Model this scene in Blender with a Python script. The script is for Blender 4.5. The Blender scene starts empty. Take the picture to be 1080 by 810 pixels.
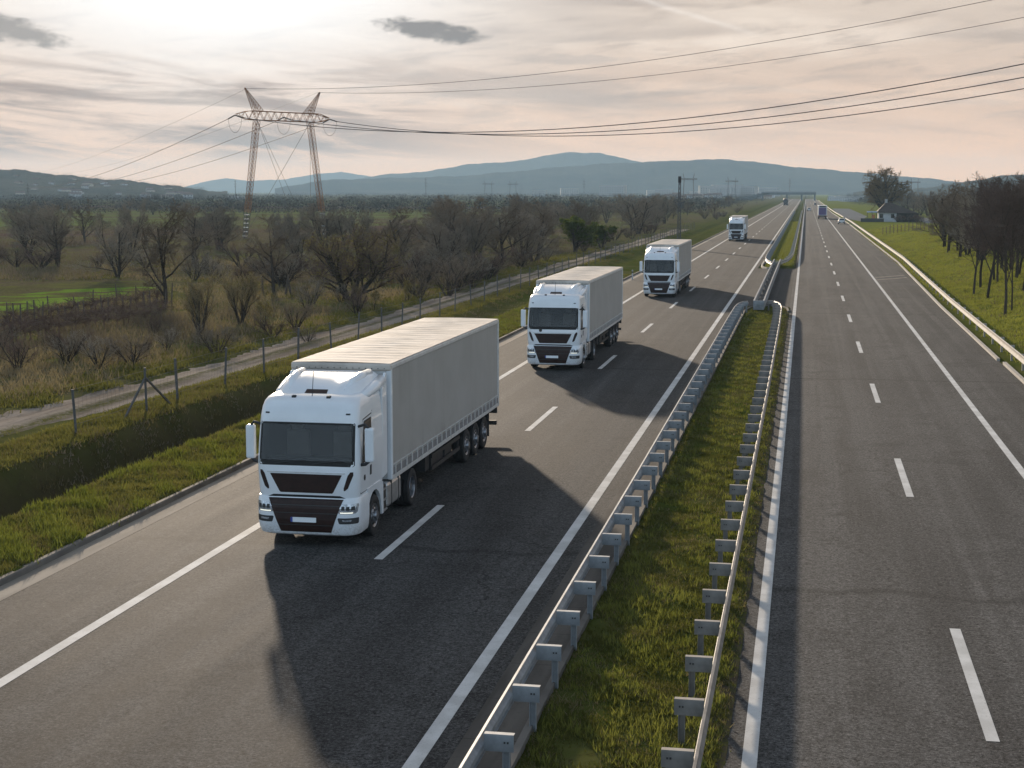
import bpy, bmesh, math, random
import numpy as np
from mathutils import Vector, Matrix
PI = math.pi
R = math.radians
random.seed(11)
scn = bpy.context.scene
col = scn.collection

# ------------------------------------------------------------------ camera
CAM_F, CAM_H, CAM_PSI, CAM_TH = 1624.37, 8.1934, 0.1875, 0.1247
cam_d = bpy.data.cameras.new('camera')
cam_d.sensor_width = 36.0
cam_d.lens = 36.0 * CAM_F / 1080.0
cam_d.clip_start = 0.5
cam_d.clip_end = 40000.0
cam = bpy.data.objects.new('camera', cam_d)
col.objects.link(cam)
cam.location = (0, 0, CAM_H)
cam.rotation_euler = (PI / 2 - CAM_TH, 0, CAM_PSI)
scn.camera = cam

# ------------------------------------------------------------------ render / exposure
scn.view_settings.view_transform = 'Standard'
scn.view_settings.look = 'None'
scn.view_settings.exposure = 0.45
scn.view_settings.gamma = 1.0
scn.cycles.use_denoising = True
scn.cycles.max_bounces = 6
scn.cycles.diffuse_bounces = 3
scn.cycles.glossy_bounces = 3
scn.cycles.transparent_max_bounces = 8
scn.cycles.volume_bounces = 0
scn.cycles.sample_clamp_indirect = 6.0

# ------------------------------------------------------------------ sun
SUN_EL, SUN_AZ = R(12.6), R(-22.4)          # azimuth from +Y towards +X
to_sun = Vector((math.sin(SUN_AZ) * math.cos(SUN_EL), math.cos(SUN_AZ) * math.cos(SUN_EL), math.sin(SUN_EL)))
sun_d = bpy.data.lights.new('sun', 'SUN')
sun_d.energy = 4.4
sun_d.angle = R(1.6)
sun_d.color = (1.0, 0.83, 0.64)
sun = bpy.data.objects.new('sun', sun_d)
col.objects.link(sun)
sun.rotation_euler = to_sun.to_track_quat('Z', 'Y').to_euler()
sun.location = (-60, 140, 60)


# ------------------------------------------------------------------ node expression helper
class NX:
    """wraps a node socket (or a number) so that shader maths can be written as formulas"""
    def __init__(s, nt, v): s.nt, s.v = nt, v
    def _m(s, op, *a):
        n = s.nt.nodes.new('ShaderNodeMath'); n.operation = op
        for i, x in enumerate(a):
            x = x.v if isinstance(x, NX) else x
            if isinstance(x, (int, float)): n.inputs[i].default_value = x
            else: s.nt.links.new(x, n.inputs[i])
        return NX(s.nt, n.outputs[0])
    def __add__(s, o): return s._m('ADD', s, o)
    __radd__ = __add__
    def __sub__(s, o): return s._m('SUBTRACT', s, o)
    def __rsub__(s, o): return s._m('SUBTRACT', o, s)
    def __mul__(s, o): return s._m('MULTIPLY', s, o)
    __rmul__ = __mul__
    def __truediv__(s, o): return s._m('DIVIDE', s, o)
    def __rtruediv__(s, o): return s._m('DIVIDE', o, s)
    def f(s, op, *a): return s._m(op, s, *a)
    def clamp(s): return s._m('MINIMUM', s._m('MAXIMUM', s, 0.0), 1.0)
    def smooth(s, a, b):
        n = s.nt.nodes.new('ShaderNodeMapRange'); n.interpolation_type = 'SMOOTHSTEP'
        s.nt.links.new(s.v, n.inputs[0]); n.inputs[1].default_value = a; n.inputs[2].default_value = b
        return NX(s.nt, n.outputs[0])


def comb(nt, x, y, z):
    n = nt.nodes.new('ShaderNodeCombineXYZ')
    for i, a in enumerate((x, y, z)):
        a = a.v if isinstance(a, NX) else a
        if isinstance(a, (int, float)): n.inputs[i].default_value = a
        else: nt.links.new(a, n.inputs[i])
    return n.outputs[0]


def noise(nt, vec, scale, detail=4.0, rough=0.55, dist=0.0):
    n = nt.nodes.new('ShaderNodeTexNoise'); n.inputs['Scale'].default_value = scale
    n.inputs['Detail'].default_value = detail; n.inputs['Roughness'].default_value = rough
    n.inputs['Distortion'].default_value = dist
    if vec is not None: nt.links.new(vec, n.inputs['Vector'])
    return NX(nt, n.outputs['Fac'])


def mixc(nt, fac, a, b, mode='MIX'):
    n = nt.nodes.new('ShaderNodeMix'); n.data_type = 'RGBA'; n.blend_type = mode
    for sock, v in ((n.inputs[0], fac), (n.inputs[6], a), (n.inputs[7], b)):
        v = v.v if isinstance(v, NX) else v
        if isinstance(v, (int, float)): sock.default_value = v
        elif isinstance(v, (tuple, list)): sock.default_value = (*v, 1.0) if len(v) == 3 else v
        else: nt.links.new(v, sock)
    return n.outputs[2]


# ------------------------------------------------------------------ world: clear sky behind thin layered cloud
world = bpy.data.worlds.new('World')
scn.world = world
world.use_nodes = True
wt = world.node_tree
wt.nodes.clear()
tc = wt.nodes.new('ShaderNodeTexCoord')
sp = wt.nodes.new('ShaderNodeSeparateXYZ')
wt.links.new(tc.outputs['Generated'], sp.inputs[0])
dx, dy, dz = (NX(wt, sp.outputs[i]) for i in range(3))
az = dx.f('ARCTAN2', dy)
el = dz.f('ARCSINE')
sky = wt.nodes.new('ShaderNodeTexSky'); sky.sky_type = 'NISHITA'; sky.sun_disc = False
sky.sun_elevation = SUN_EL; sky.sun_rotation = SUN_AZ
sky.air_density = 1.0; sky.dust_density = 2.0; sky.ozone_density = 1.5
STR = 0.1
def W(r, g, b): return (r / STR, g / STR, b / STR)
# glow of the thin cloud towards the sun
g1 = (0 - (((az + 0.37) / 0.15).f('POWER', 2.0) + ((el - 0.165) / 0.085).f('POWER', 2.0))).f('EXPONENT')
g2 = (0 - (((az + 0.40) / 0.55).f('POWER', 2.0) + ((el - 0.33) / 0.30).f('POWER', 2.0))).f('EXPONENT')
hor = 1.0 - el.smooth(0.0, 0.115)
base = mixc(wt, hor, W(0.50, 0.395, 0.318), W(0.76, 0.432, 0.245))
base = mixc(wt, 1.0 - el.smooth(0.006, 0.042), base, W(1.08, 0.53, 0.21))
base = mixc(wt, (g2 * 0.36).clamp(), base, W(1.05, 0.93, 0.80))
# streaked cloud texture laid out on a high plane
inv = 1.0 / (el.f('MAXIMUM', 0.0) + 0.055)
px_, py_ = az * inv, inv
n_a = noise(wt, comb(wt, px_ * 0.55, py_ * 0.42, 1.7), 2.3, 6.0, 0.58, 0.5)
n_b = noise(wt, comb(wt, az * 7.0, el * 62.0 + az * 5.0, 0.0), 1.0, 6.0, 0.6, 0.6)
n_c = noise(wt, comb(wt, az * 22.0, el * 120.0 - az * 14.0, 4.0), 1.0, 5.0, 0.6, 0.4)
n_d = noise(wt, comb(wt, az * 3.0 + 9.0, el * 28.0, 2.0), 1.6, 3.0, 0.5, 0.3)
band = el.smooth(0.012, 0.03) * (1.0 - el.smooth(0.062, 0.1))
lft = 1.0 - az.smooth(-0.33, -0.16)
dark = (n_b.smooth(0.42, 0.62) * (0.25 + 0.75 * lft) * band).clamp()
base = mixc(wt, dark, base, W(0.28, 0.19, 0.148))
str_hi = n_a.smooth(0.45, 0.75) * el.smooth(0.02, 0.09)
base = mixc(wt, (str_hi * 0.55).clamp(), base, W(0.82, 0.70, 0.59))
str_lo = n_c.smooth(0.47, 0.74) * el.smooth(0.022, 0.06)
base = mixc(wt, (str_lo * 0.6).clamp(), base, W(0.34, 0.265, 0.22))
str_d = n_d.smooth(0.5, 0.7) * el.smooth(0.015, 0.06) * (1.0 - lft)
base = mixc(wt, (str_d * 0.75).clamp(), base, W(0.36, 0.285, 0.24))
base = mixc(wt, (g1 * (1.25 - dark * 0.8)).clamp(), base, W(0.93, 0.925, 0.92))
# small dark lens clouds
wob = noise(wt, comb(wt, az * 55.0, el * 130.0, 7.0), 1.0, 5.0, 0.65, 0.3)
def lens(a0, e0, wa, we, tilt):
    u = (az - a0) / wa; v = (el - e0 - (az - a0) * tilt) / we
    return (1.25 - (u.f('POWER', 2.0) + v.f('POWER', 2.0)) + (wob - 0.5) * 2.4).smooth(0.1, 1.0)
L1 = lens(-0.238, 0.1005, 0.036, 0.0075, -0.13)
L2 = lens(-0.512, 0.1000, 0.055, 0.0100, -0.20)
L3 = lens(-0.150, 0.0830, 0.045, 0.0035, -0.02)
base = mixc(wt, (L1 * 0.92).clamp(), base, W(0.17, 0.155, 0.15))
base = mixc(wt, (L2 * 0.85).clamp(), base, W(0.23, 0.205, 0.19))
base = mixc(wt, (L3 * 0.40).clamp(), base, W(0.33, 0.29, 0.27))
# old contrail
tr = az + 0.105
ct = (0 - ((el - 0.1195 + tr * 0.31 + (wob - 0.5) * 0.004) / 0.0016).f('POWER', 2.0)).f('EXPONENT') * az.smooth(-0.15, -0.12) * (1.0 - az.smooth(-0.06, -0.02))
base = mixc(wt, (ct * 0.22).clamp(), base, W(0.92, 0.86, 0.8))
back = az.f('ABSOLUTE').smooth(0.8, 2.0)
base = mixc(wt, back, base, W(0.66, 0.84, 1.02))
# above the frame the cloud opens and blue sky comes through
cover = 1.0 - el.smooth(0.16, 0.50) * (0.55 + 0.45 * n_a.smooth(0.4, 0.65))
hi = mixc(wt, cover.clamp(), NX(wt, sky.outputs[0]), base)
hi = mixc(wt, el.smooth(-0.02, -0.001), W(0.20, 0.19, 0.18), hi)
bg = wt.nodes.new('ShaderNodeBackground'); bg.inputs['Strength'].default_value = STR
wt.links.new(hi, bg.inputs['Color'])
wo = wt.nodes.new('ShaderNodeOutputWorld'); wt.links.new(bg.outputs[0], wo.inputs['Surface'])


# ------------------------------------------------------------------ materials
def new_mat(name):
    m = bpy.data.materials.new(name); m.use_nodes = True
    nt = m.node_tree
    return m, nt, nt.nodes['Principled BSDF']

def geo_pos(nt):
    g = nt.nodes.new('ShaderNodeNewGeometry'); return g.outputs['Position']

def obj_pos(nt):
    g = nt.nodes.new('ShaderNodeTexCoord'); return g.outputs['Object']

def xyz(nt, v):
    s = nt.nodes.new('ShaderNodeSeparateXYZ'); nt.links.new(v, s.inputs[0])
    return [NX(nt, s.outputs[i]) for i in range(3)]

def add_bump(nt, bs, h, strength, dist=0.02):
    b = nt.nodes.new('ShaderNodeBump'); b.inputs['Strength'].default_value = strength; b.inputs['Distance'].default_value = dist
    nt.links.new(h.v if isinstance(h, NX) else h, b.inputs['Height']); nt.links.new(b.outputs[0], bs.inputs['Normal'])

def plain(name, c, rough=0.5, metal=0.0, var=0.12, scale=6.0, spec=0.5, coat=0.0, bump=0.0):
    m, nt, bs = new_mat(name)
    n = noise(nt, obj_pos(nt), scale, 5.0, 0.6)
    k = 1.0 - var
    cc = mixc(nt, n.smooth(0.3, 0.7), tuple(x * k for x in c), tuple(min(1, x * (1 + var * 0.5)) for x in c))
    nt.links.new(cc, bs.inputs['Base Color'])
    bs.inputs['Roughness'].default_value = rough; bs.inputs['Metallic'].default_value = metal
    bs.inputs['Specular IOR Level'].default_value = spec; bs.inputs['Coat Weight'].default_value = coat
    if bump: add_bump(nt, bs, n, bump, 0.01)
    return m

M = {}
M['paint'] = plain('truck_white_paint', (0.78, 0.80, 0.82), 0.28, var=0.05, scale=1.3, coat=0.4)
M['paint_low'] = plain('truck_white_bumper', (0.74, 0.76, 0.78), 0.35, var=0.10, scale=2.5, coat=0.3)
M['gap'] = plain('truck_seam_black', (0.012, 0.012, 0.012), 0.7)
M['grille'] = plain('truck_grille_black', (0.028, 0.012, 0.009), 0.45, var=0.3, scale=9, spec=0.3)
M['plastic'] = plain('black_plastic', (0.025, 0.025, 0.026), 0.6)
M['chassis'] = plain('truck_chassis', (0.022, 0.021, 0.021), 0.65, var=0.3)
M['tyre'] = plain('tyre_rubber', (0.020, 0.019, 0.019), 0.85, var=0.25)
M['rim'] = plain('wheel_steel', (0.30, 0.31, 0.33), 0.38, 0.9, var=0.3)
M['tank'] = plain('tank_aluminium', (0.55, 0.55, 0.55), 0.38, 0.75, var=0.18)
M['curtain'] = plain('trailer_curtain', (0.37, 0.36, 0.34), 0.55, var=0.07, scale=0.7, spec=0.3)
m, nt, bs = new_mat('trailer_curtain')
p = obj_pos(nt); x, y, z = xyz(nt, p)
n1 = noise(nt, comb(nt, x, y * 2.2, z * 0.22), 1.0, 5.0, 0.65); n2 = noise(nt, p, 0.8, 4.0, 0.6); n3 = noise(nt, p, 26.0, 2.0)
c = mixc(nt, n2.smooth(0.3, 0.7), (0.345, 0.335, 0.315), (0.385, 0.375, 0.355))
c = mixc(nt, n1.smooth(0.50, 0.75) * 0.35, c, (0.25, 0.235, 0.21))
c = mixc(nt, (n1 * 0.6 + n3 * 0.4).smooth(0.45, 0.6) * (1.0 - z.smooth(1.25, 1.9)) * 0.5, c, (0.16, 0.145, 0.125))
nt.links.new(c, bs.inputs['Base Color']); bs.inputs['Roughness'].default_value = 0.55; bs.inputs['Specular IOR Level'].default_value = 0.3
add_bump(nt, bs, n1, 0.12, 0.02)
M['curtain'] = m
m, nt, bs = new_mat('truck_white_bumper')
p = obj_pos(nt); x, y, z = xyz(nt, p); n1 = noise(nt, p, 3.0, 5.0, 0.65); n3 = noise(nt, p, 22.0, 3.0, 0.7)
c = mixc(nt, n1.smooth(0.3, 0.7), (0.70, 0.72, 0.74), (0.76, 0.78, 0.80))
c = mixc(nt, (n1 * 0.5 + n3 * 0.5).smooth(0.42, 0.62) * (1.0 - z.smooth(0.3, 0.8)) * 0.55, c, (0.30, 0.27, 0.235))
nt.links.new(c, bs.inputs['Base Color']); bs.inputs['Roughness'].default_value = 0.36; bs.inputs['Coat Weight'].default_value = 0.25
M['paint_low'] = m
M['tarp'] = plain('trailer_roof_tarp', (0.56, 0.50, 0.44), 0.8, var=0.25, scale=1.1, spec=0.15, bump=0.15)
M['trim'] = plain('trailer_trim', (0.60, 0.60, 0.59), 0.45, 0.2, var=0.15)
M['strap'] = plain('trailer_strap', (0.20, 0.20, 0.205), 0.6, var=0.2)
M['headlight'] = plain('headlight_reflector', (0.50, 0.52, 0.55), 0.15, 0.5, var=0.5, scale=20)
M['plate'] = plain('number_plate', (0.80, 0.81, 0.82), 0.4, var=0.02)
M['blue'] = plain('plate_blue_band', (0.03, 0.06, 0.30), 0.4)
M['galv'] = plain('galvanised_steel', (0.27, 0.285, 0.30), 0.62, 0.2, var=0.3, scale=3.0)
M['galv_old'] = plain('weathered_steel', (0.24, 0.225, 0.21), 0.62, 0.35, var=0.3, scale=3.0)
M['rail_light'] = plain('pale_galvanised_rail', (0.37, 0.34, 0.30), 0.8, 0.0, var=0.2, scale=2.0)
M['pylon'] = plain('pylon_rusty_steel', (0.26, 0.115, 0.045), 0.75, 0.0, var=0.35, scale=1.2)
M['pylon_far'] = plain('pylon_grey_steel', (0.085, 0.085, 0.085), 0.7, 0.2)
M['pylon_white'] = plain('pylon_white_bands', (0.75, 0.75, 0.73), 0.6)
M['wire'] = plain('cable_aluminium', (0.10, 0.088, 0.08), 0.6, 0.2)
M['insul'] = plain('insulator_glass', (0.05, 0.055, 0.055), 0.3)
M['post'] = plain('fence_post_grey', (0.10, 0.098, 0.095), 0.85, var=0.3, bump=0.3)
M['wood'] = plain('weathered_wood', (0.11, 0.085, 0.065), 0.9, var=0.4, scale=4, bump=0.4)
M['house_white'] = plain('white_plaster', (0.50, 0.50, 0.51), 0.85, var=0.12, scale=0.8)
M['house_grey'] = plain('grey_plaster', (0.34, 0.33, 0.32), 0.85, var=0.12, scale=0.8)
M['house_cream'] = plain('cream_plaster', (0.55, 0.47, 0.38), 0.85, var=0.12, scale=0.8)
M['roof_dark'] = plain('dark_roof_tiles', (0.050, 0.034, 0.026), 0.85, var=0.4, scale=1.5, bump=0.3)
M['roof_red'] = plain('red_roof_tiles', (0.13, 0.075, 0.058), 0.85, var=0.3, scale=1.5)
M['window'] = plain('dark_window', (0.02, 0.022, 0.025), 0.1)
M['orange'] = plain('orange_board', (0.45, 0.16, 0.05), 0.7)
M['blue_roof'] = plain('blue_awning', (0.22, 0.32, 0.55), 0.6)
M['purple'] = plain('purple_doors', (0.10, 0.065, 0.17), 0.5)
M['red'] = plain('red_lamp', (0.35, 0.02, 0.015), 0.3)
M['amber'] = plain('amber_lamp', (0.55, 0.22, 0.02), 0.3)
M['dark_paint'] = plain('dark_lorry_paint', (0.018, 0.020, 0.028), 0.4)
M['car_silver'] = plain('silver_car_paint', (0.62, 0.62, 0.60), 0.3, 0.3, coat=0.5)
M['concrete'] = plain('concrete', (0.17, 0.155, 0.138), 0.9, var=0.3, scale=0.9, spec=0.2, bump=0.2)
M['bridge'] = plain('bridge_concrete', (0.10, 0.13, 0.14), 0.85, var=0.2, scale=0.2)

M['seat'] = plain('seat_fabric', (0.10, 0.085, 0.075), 0.9)
M['lining'] = plain('cab_lining_grey', (0.012, 0.012, 0.012), 0.9)
# lit daytime strip of the headlamps
m, nt, bs = new_mat('headlamp_lit'); bs.inputs['Base Color'].default_value = (0.9, 0.9, 0.85, 1)
bs.inputs['Emission Color'].default_value = (1.0, 0.93, 0.70, 1); bs.inputs['Emission Strength'].default_value = 0.55
M['lit'] = m
# windscreen glass
m, nt, bs = new_mat('windscreen_glass')
p = obj_pos(nt); n = noise(nt, p, 1.6, 3.0, 0.5)
bs.inputs['Base Color'].default_value = (0.75, 0.80, 0.82, 1); bs.inputs['Roughness'].default_value = 0.02
bs.inputs['Transmission Weight'].default_value = 1.0; bs.inputs['IOR'].default_value = 1.33
M['glass'] = m
m, nt, bs = new_mat('side_window_glass')
bs.inputs['Base Color'].default_value = (0.03, 0.028, 0.026, 1); bs.inputs['Roughness'].default_value = 0.05
bs.inputs['Specular IOR Level'].default_value = 0.8
M['glass_side'] = m


def asphalt(name, c0, c1, seed, tracks):
    m, nt, bs = new_mat(name)
    p = geo_pos(nt); x, y, z = xyz(nt, p)
    fine = noise(nt, p, 55.0, 3.0, 0.7)
    grit = noise(nt, p, 14.0, 3.0, 0.6)
    big = noise(nt, comb(nt, x * 0.35 + seed, y * 0.05, 0.0), 1.6, 5.0, 0.6, 0.5)
    lon = noise(nt, comb(nt, x * 1.5 + seed, y * 0.012, 3.0), 1.0, 4.0, 0.6)
    blot = noise(nt, p, 0.55, 5.0, 0.65, 0.6)
    c = mixc(nt, big.smooth(0.32, 0.68), c0, c1)
    c = mixc(nt, lon.smooth(0.45, 0.65) * 0.6, c, tuple(v * 1.35 for v in c1))
    c = mixc(nt, blot.smooth(0.50, 0.66) * 0.45, c, tuple(v * 0.66 for v in c0))
    for tx in tracks:                           # worn wheel tracks, lighter, and the oil line between them
        d = (0 - ((x - tx) / 0.36).f('POWER', 2.0)).f('EXPONENT')
        c = mixc(nt, d * (0.12 + 0.26 * big.smooth(0.3, 0.7)), c, tuple(v * 1.45 for v in c1))
    # transverse joints of the paver
    jit = noise(nt, comb(nt, x * 0.6, y * 0.02, 1.0), 1.0, 3.0)
    yy = (y + (jit - 0.5) * 1.6 + seed * 7.0) / 37.0
    j = (yy.f('FRACT') - 0.5).f('ABSOLUTE')
    c = mixc(nt, (1.0 - j.smooth(0.001, 0.008)) * 0.6, c, tuple(v * 0.55 for v in c0))
    cr = nt.nodes.new('ShaderNodeTexVoronoi'); cr.feature = 'DISTANCE_TO_EDGE'; cr.inputs['Scale'].default_value = 0.16
    wv = nt.nodes.new('ShaderNodeVectorMath'); wv.operation = 'ADD'
    nt.links.new(p, wv.inputs[0]); nt.links.new(comb(nt, (blot - 0.5) * 3.0, (grit - 0.5) * 1.4, 0.0), wv.inputs[1])
    nt.links.new(wv.outputs[0], cr.inputs['Vector'])
    ce = NX(nt, cr.outputs['Distance'])
    c = mixc(nt, (1.0 - ce.smooth(0.0, 0.008)) * big.smooth(0.42, 0.56) * 0.8, c, tuple(v * 0.5 for v in c0))
    mid = noise(nt, p, 19.0, 4.0, 0.75)
    c = mixc(nt, mid.smooth(0.54, 0.70) * 0.50, c, tuple(min(1, v * 1.9) for v in c1))
    c = mixc(nt, (1.0 - mid.smooth(0.34, 0.46)) * 0.55, c, tuple(v * 0.45 for v in c0))
    c = mixc(nt, fine.smooth(0.58, 0.78) * 0.7, c, tuple(min(1, v * 2.6) for v in c1))
    c = mixc(nt, fine.smooth(0.24, 0.42).f('SUBTRACT', 1.0).f('ABSOLUTE') * 0.5, c, tuple(v * 0.5 for v in c0))
    gr = (1.0 + (mid - 0.5) * 3.4 + (fine - 0.5) * 3.4 + (grit - 0.5) * 2.0 + (noise(nt, p, 6.0, 4.0, 0.75) - 0.5) * 2.4).f('MAXIMUM', 0.25)
    mm = nt.nodes.new('ShaderNodeVectorMath'); mm.operation = 'SCALE'; nt.links.new(c, mm.inputs[0]); nt.links.new(gr.v, mm.inputs['Scale']); c = mm.outputs[0]
    nt.links.new(c, bs.inputs['Base Color'])
    rr = 0.72 + 0.2 * big
    nt.links.new(rr.v, bs.inputs['Roughness'])
    bs.inputs['Specular IOR Level'].default_value = 0.055
    add_bump(nt, bs, fine * 0.7 + grit * 0.5, 0.55, 0.012)
    return m

M['asph_l'] = asphalt('asphalt_left', (0.041, 0.0400, 0.0392), (0.063, 0.0610, 0.0592), 3.1, (-12.1, -10.2, -8.3, -6.4))
M['asph_r'] = asphalt('asphalt_right', (0.054, 0.0522, 0.0508), (0.083, 0.0800, 0.0772), 8.7, (0.2, 2.1, 3.8, 5.6))

m, nt, bs = new_mat('road_paint')
p = geo_pos(nt); n1 = noise(nt, p, 22.0, 4.0, 0.7); n2 = noise(nt, p, 1.2, 4.0, 0.6)
c = mixc(nt, n2.smooth(0.35, 0.7), (0.50, 0.49, 0.47), (0.66, 0.65, 0.63))
c = mixc(nt, n1.smooth(0.56, 0.74) * 0.55, c, (0.16, 0.15, 0.14))
nt.links.new(c, bs.inputs['Base Color']); bs.inputs['Roughness'].default_value = 0.8; bs.inputs['Specular IOR Level'].default_value = 0.08
add_bump(nt, bs, n1, 0.3, 0.006)
M['mark'] = m

m, nt, bs = new_mat('concrete_channel')
p = geo_pos(nt); x, y, z = xyz(nt, p); n1 = noise(nt, p, 9.0, 5.0, 0.65); n2 = noise(nt, comb(nt, x * 1.5, y * 0.2, 0.0), 1.4, 4.0)
c = mixc(nt, n2.smooth(0.3, 0.7), (0.075, 0.068, 0.061), (0.135, 0.122, 0.108))
c = mixc(nt, n1.smooth(0.5, 0.8) * 0.5, c, (0.05, 0.045, 0.04))
j = ((y / 1.9).f('FRACT') - 0.5).f('ABSOLUTE')
c = mixc(nt, (1.0 - j.smooth(0.0, 0.012)) * 0.8, c, (0.05, 0.045, 0.04))
nt.links.new(c, bs.inputs['Base Color']); bs.inputs['Roughness'].default_value = 0.9; bs.inputs['Specular IOR Level'].default_value = 0.05; add_bump(nt, bs, n1, 0.4, 0.01)
M['channel'] = m
m, nt, bs = new_mat('pale_gutter_concrete')
p = geo_pos(nt); x, y, z = xyz(nt, p); n1 = noise(nt, p, 9.0, 5.0, 0.65); n2 = noise(nt, comb(nt, x * 1.5, y * 0.15, 0.0), 1.4, 4.0)
c = mixc(nt, n2.smooth(0.3, 0.7), (0.24, 0.212, 0.178), (0.36, 0.318, 0.268))
c = mixc(nt, n1.smooth(0.5, 0.8) * 0.4, c, (0.15, 0.13, 0.11))
nt.links.new(c, bs.inputs['Base Color']); bs.inputs['Roughness'].default_value = 0.9; bs.inputs['Specular IOR Level'].default_value = 0.05; add_bump(nt, bs, n1, 0.3, 0.01)
M['gutter'] = m

# soil and dead grass under everything
m, nt, bs = new_mat('ground_soil_grass')
p = geo_pos(nt); x, y, z = xyz(nt, p)
nb = noise(nt, p, 0.035, 5.0, 0.6, 0.4); nm = noise(nt, p, 0.30, 5.0, 0.65, 0.5); nf = noise(nt, p, 4.0, 5.0, 0.7); nff = noise(nt, p, 24.0, 3.0, 0.7)
green = mixc(nt, nm.smooth(0.35, 0.65), (0.070, 0.078, 0.020), (0.125, 0.135, 0.034))
dead = mixc(nt, nf.smooth(0.3, 0.7), (0.075, 0.060, 0.040), (0.150, 0.122, 0.078))
wild = mixc(nt, nb.smooth(0.40, 0.60), dead, mixc(nt, 0.55, dead, green))
wild = mixc(nt, nm.smooth(0.45, 0.68) * 0.75, wild, green)
ax = x.f('ABSOLUTE')
side = x.smooth(-31.0, -22.0) * (1.0 - y.smooth(900.0, 1600.0) * 0.5)
tended = mixc(nt, nm.smooth(0.38, 0.62) * 0.8, (0.062, 0.078, 0.016), (0.105, 0.100, 0.036))
tended = mixc(nt, nf.smooth(0.52, 0.72) * 0.7, tended, (0.030, 0.026, 0.012))
c = mixc(nt, side, wild, tended)
# right-hand bank: brighter spring grass
bk = x.smooth(9.6, 11.0) * (1.0 - x.smooth(30.0, 60.0))
spring = mixc(nt, nm.smooth(0.3, 0.7), (0.130, 0.148, 0.026), (0.170, 0.180, 0.042))
spring = mixc(nt, nf.smooth(0.55, 0.72) * 0.6, spring, (0.040, 0.045, 0.012))
c = mixc(nt, bk, c, spring)
# bare brown soil in the ditch, its shade darkened into the colour
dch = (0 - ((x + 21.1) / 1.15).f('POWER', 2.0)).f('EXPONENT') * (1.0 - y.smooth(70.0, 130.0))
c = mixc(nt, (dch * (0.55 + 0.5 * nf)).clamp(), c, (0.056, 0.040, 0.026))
# verge strip hard against the median kerb: dusty gravel
c = mixc(nt, ((x + 1.55).smooth(0.1, 0.45) * (1.0 - (x + 0.5).smooth(0.0, 0.3)) * nf.smooth(0.35, 0.6)).clamp(), c, (0.062, 0.052, 0.042))
# far cultivated strips
st = noise(nt, comb(nt, x * 0.0012, y * 0.012, 5.0), 1.0, 2.0, 0.4)
far = y.smooth(240.0, 330.0)
c = mixc(nt, far * st.smooth(0.52, 0.56) * (1.0 - x.smooth(-60.0, -20.0)) * 0.8, c, (0.120, 0.140, 0.045))
c = mixc(nt, far * (1.0 - st.smooth(0.40, 0.44)) * (1.0 - x.smooth(-60.0, -20.0)) * 0.8, c, (0.110, 0.072, 0.062))
c = mixc(nt, nff.smooth(0.55, 0.8) * 0.35, c, (0.100, 0.085, 0.048))
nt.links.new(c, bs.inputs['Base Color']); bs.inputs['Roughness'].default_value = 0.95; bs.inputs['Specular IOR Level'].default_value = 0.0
add_bump(nt, bs, nf * 0.8 + nff * 0.3 + nm, 0.3, 0.05)
M['ground'] = m

m, nt, bs = new_mat('dirt_track')
p = geo_pos(nt); x, y, z = xyz(nt, p); nf = noise(nt, p, 5.0, 5.0, 0.7); nm = noise(nt, comb(nt, x * 1.4, y * 0.10, 0.0), 1.0, 5.0, 0.6)
c = mixc(nt, nm.smooth(0.36, 0.64), (0.200, 0.168, 0.138), (0.350, 0.300, 0.250))
c = mixc(nt, nf.smooth(0.5, 0.75) * 0.6, c, (0.095, 0.075, 0.055))
mid = (0 - ((x + 25.75 + (nm - 0.5) * 0.6) / 0.28).f('POWER', 2.0)).f('EXPONENT')
c = mixc(nt, (mid * nf.smooth(0.3, 0.55) * 0.9).clamp(), c, (0.085, 0.085, 0.03))
nt.links.new(c, bs.inputs['Base Color']); bs.inputs['Roughness'].default_value = 0.95; bs.inputs['Specular IOR Level'].default_value = 0.0
add_bump(nt, bs, nf + nm, 0.7, 0.05)
M['track'] = m

def field_mat(name, a, b, row=None):
    m, nt, bs = new_mat(name)
    p = geo_pos(nt); x, y, z = xyz(nt, p); nf = noise(nt, p, 0.9, 5.0, 0.7); nm = noise(nt, p, 0.08, 4.0, 0.6)
    c = mixc(nt, (nf * 0.6 + nm * 0.4).smooth(0.35, 0.65), a, b)
    nt.links.new(c, bs.inputs['Base Color']); bs.inputs['Roughness'].default_value = 0.95; bs.inputs['Specular IOR Level'].default_value = 0.0
    add_bump(nt, bs, nf, 0.6, 0.1)
    return m
M['field_green'] = field_mat('green_crop', (0.115, 0.185, 0.030), (0.160, 0.235, 0.042))
M['field_pale'] = field_mat('pale_green_crop', (0.100, 0.125, 0.045), (0.150, 0.170, 0.065))
M['field_mauve'] = field_mat('ploughed_soil', (0.085, 0.050, 0.045), (0.130, 0.085, 0.075))
M['park'] = field_mat('pale_asphalt', (0.19, 0.185, 0.18), (0.24, 0.235, 0.23))

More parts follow.
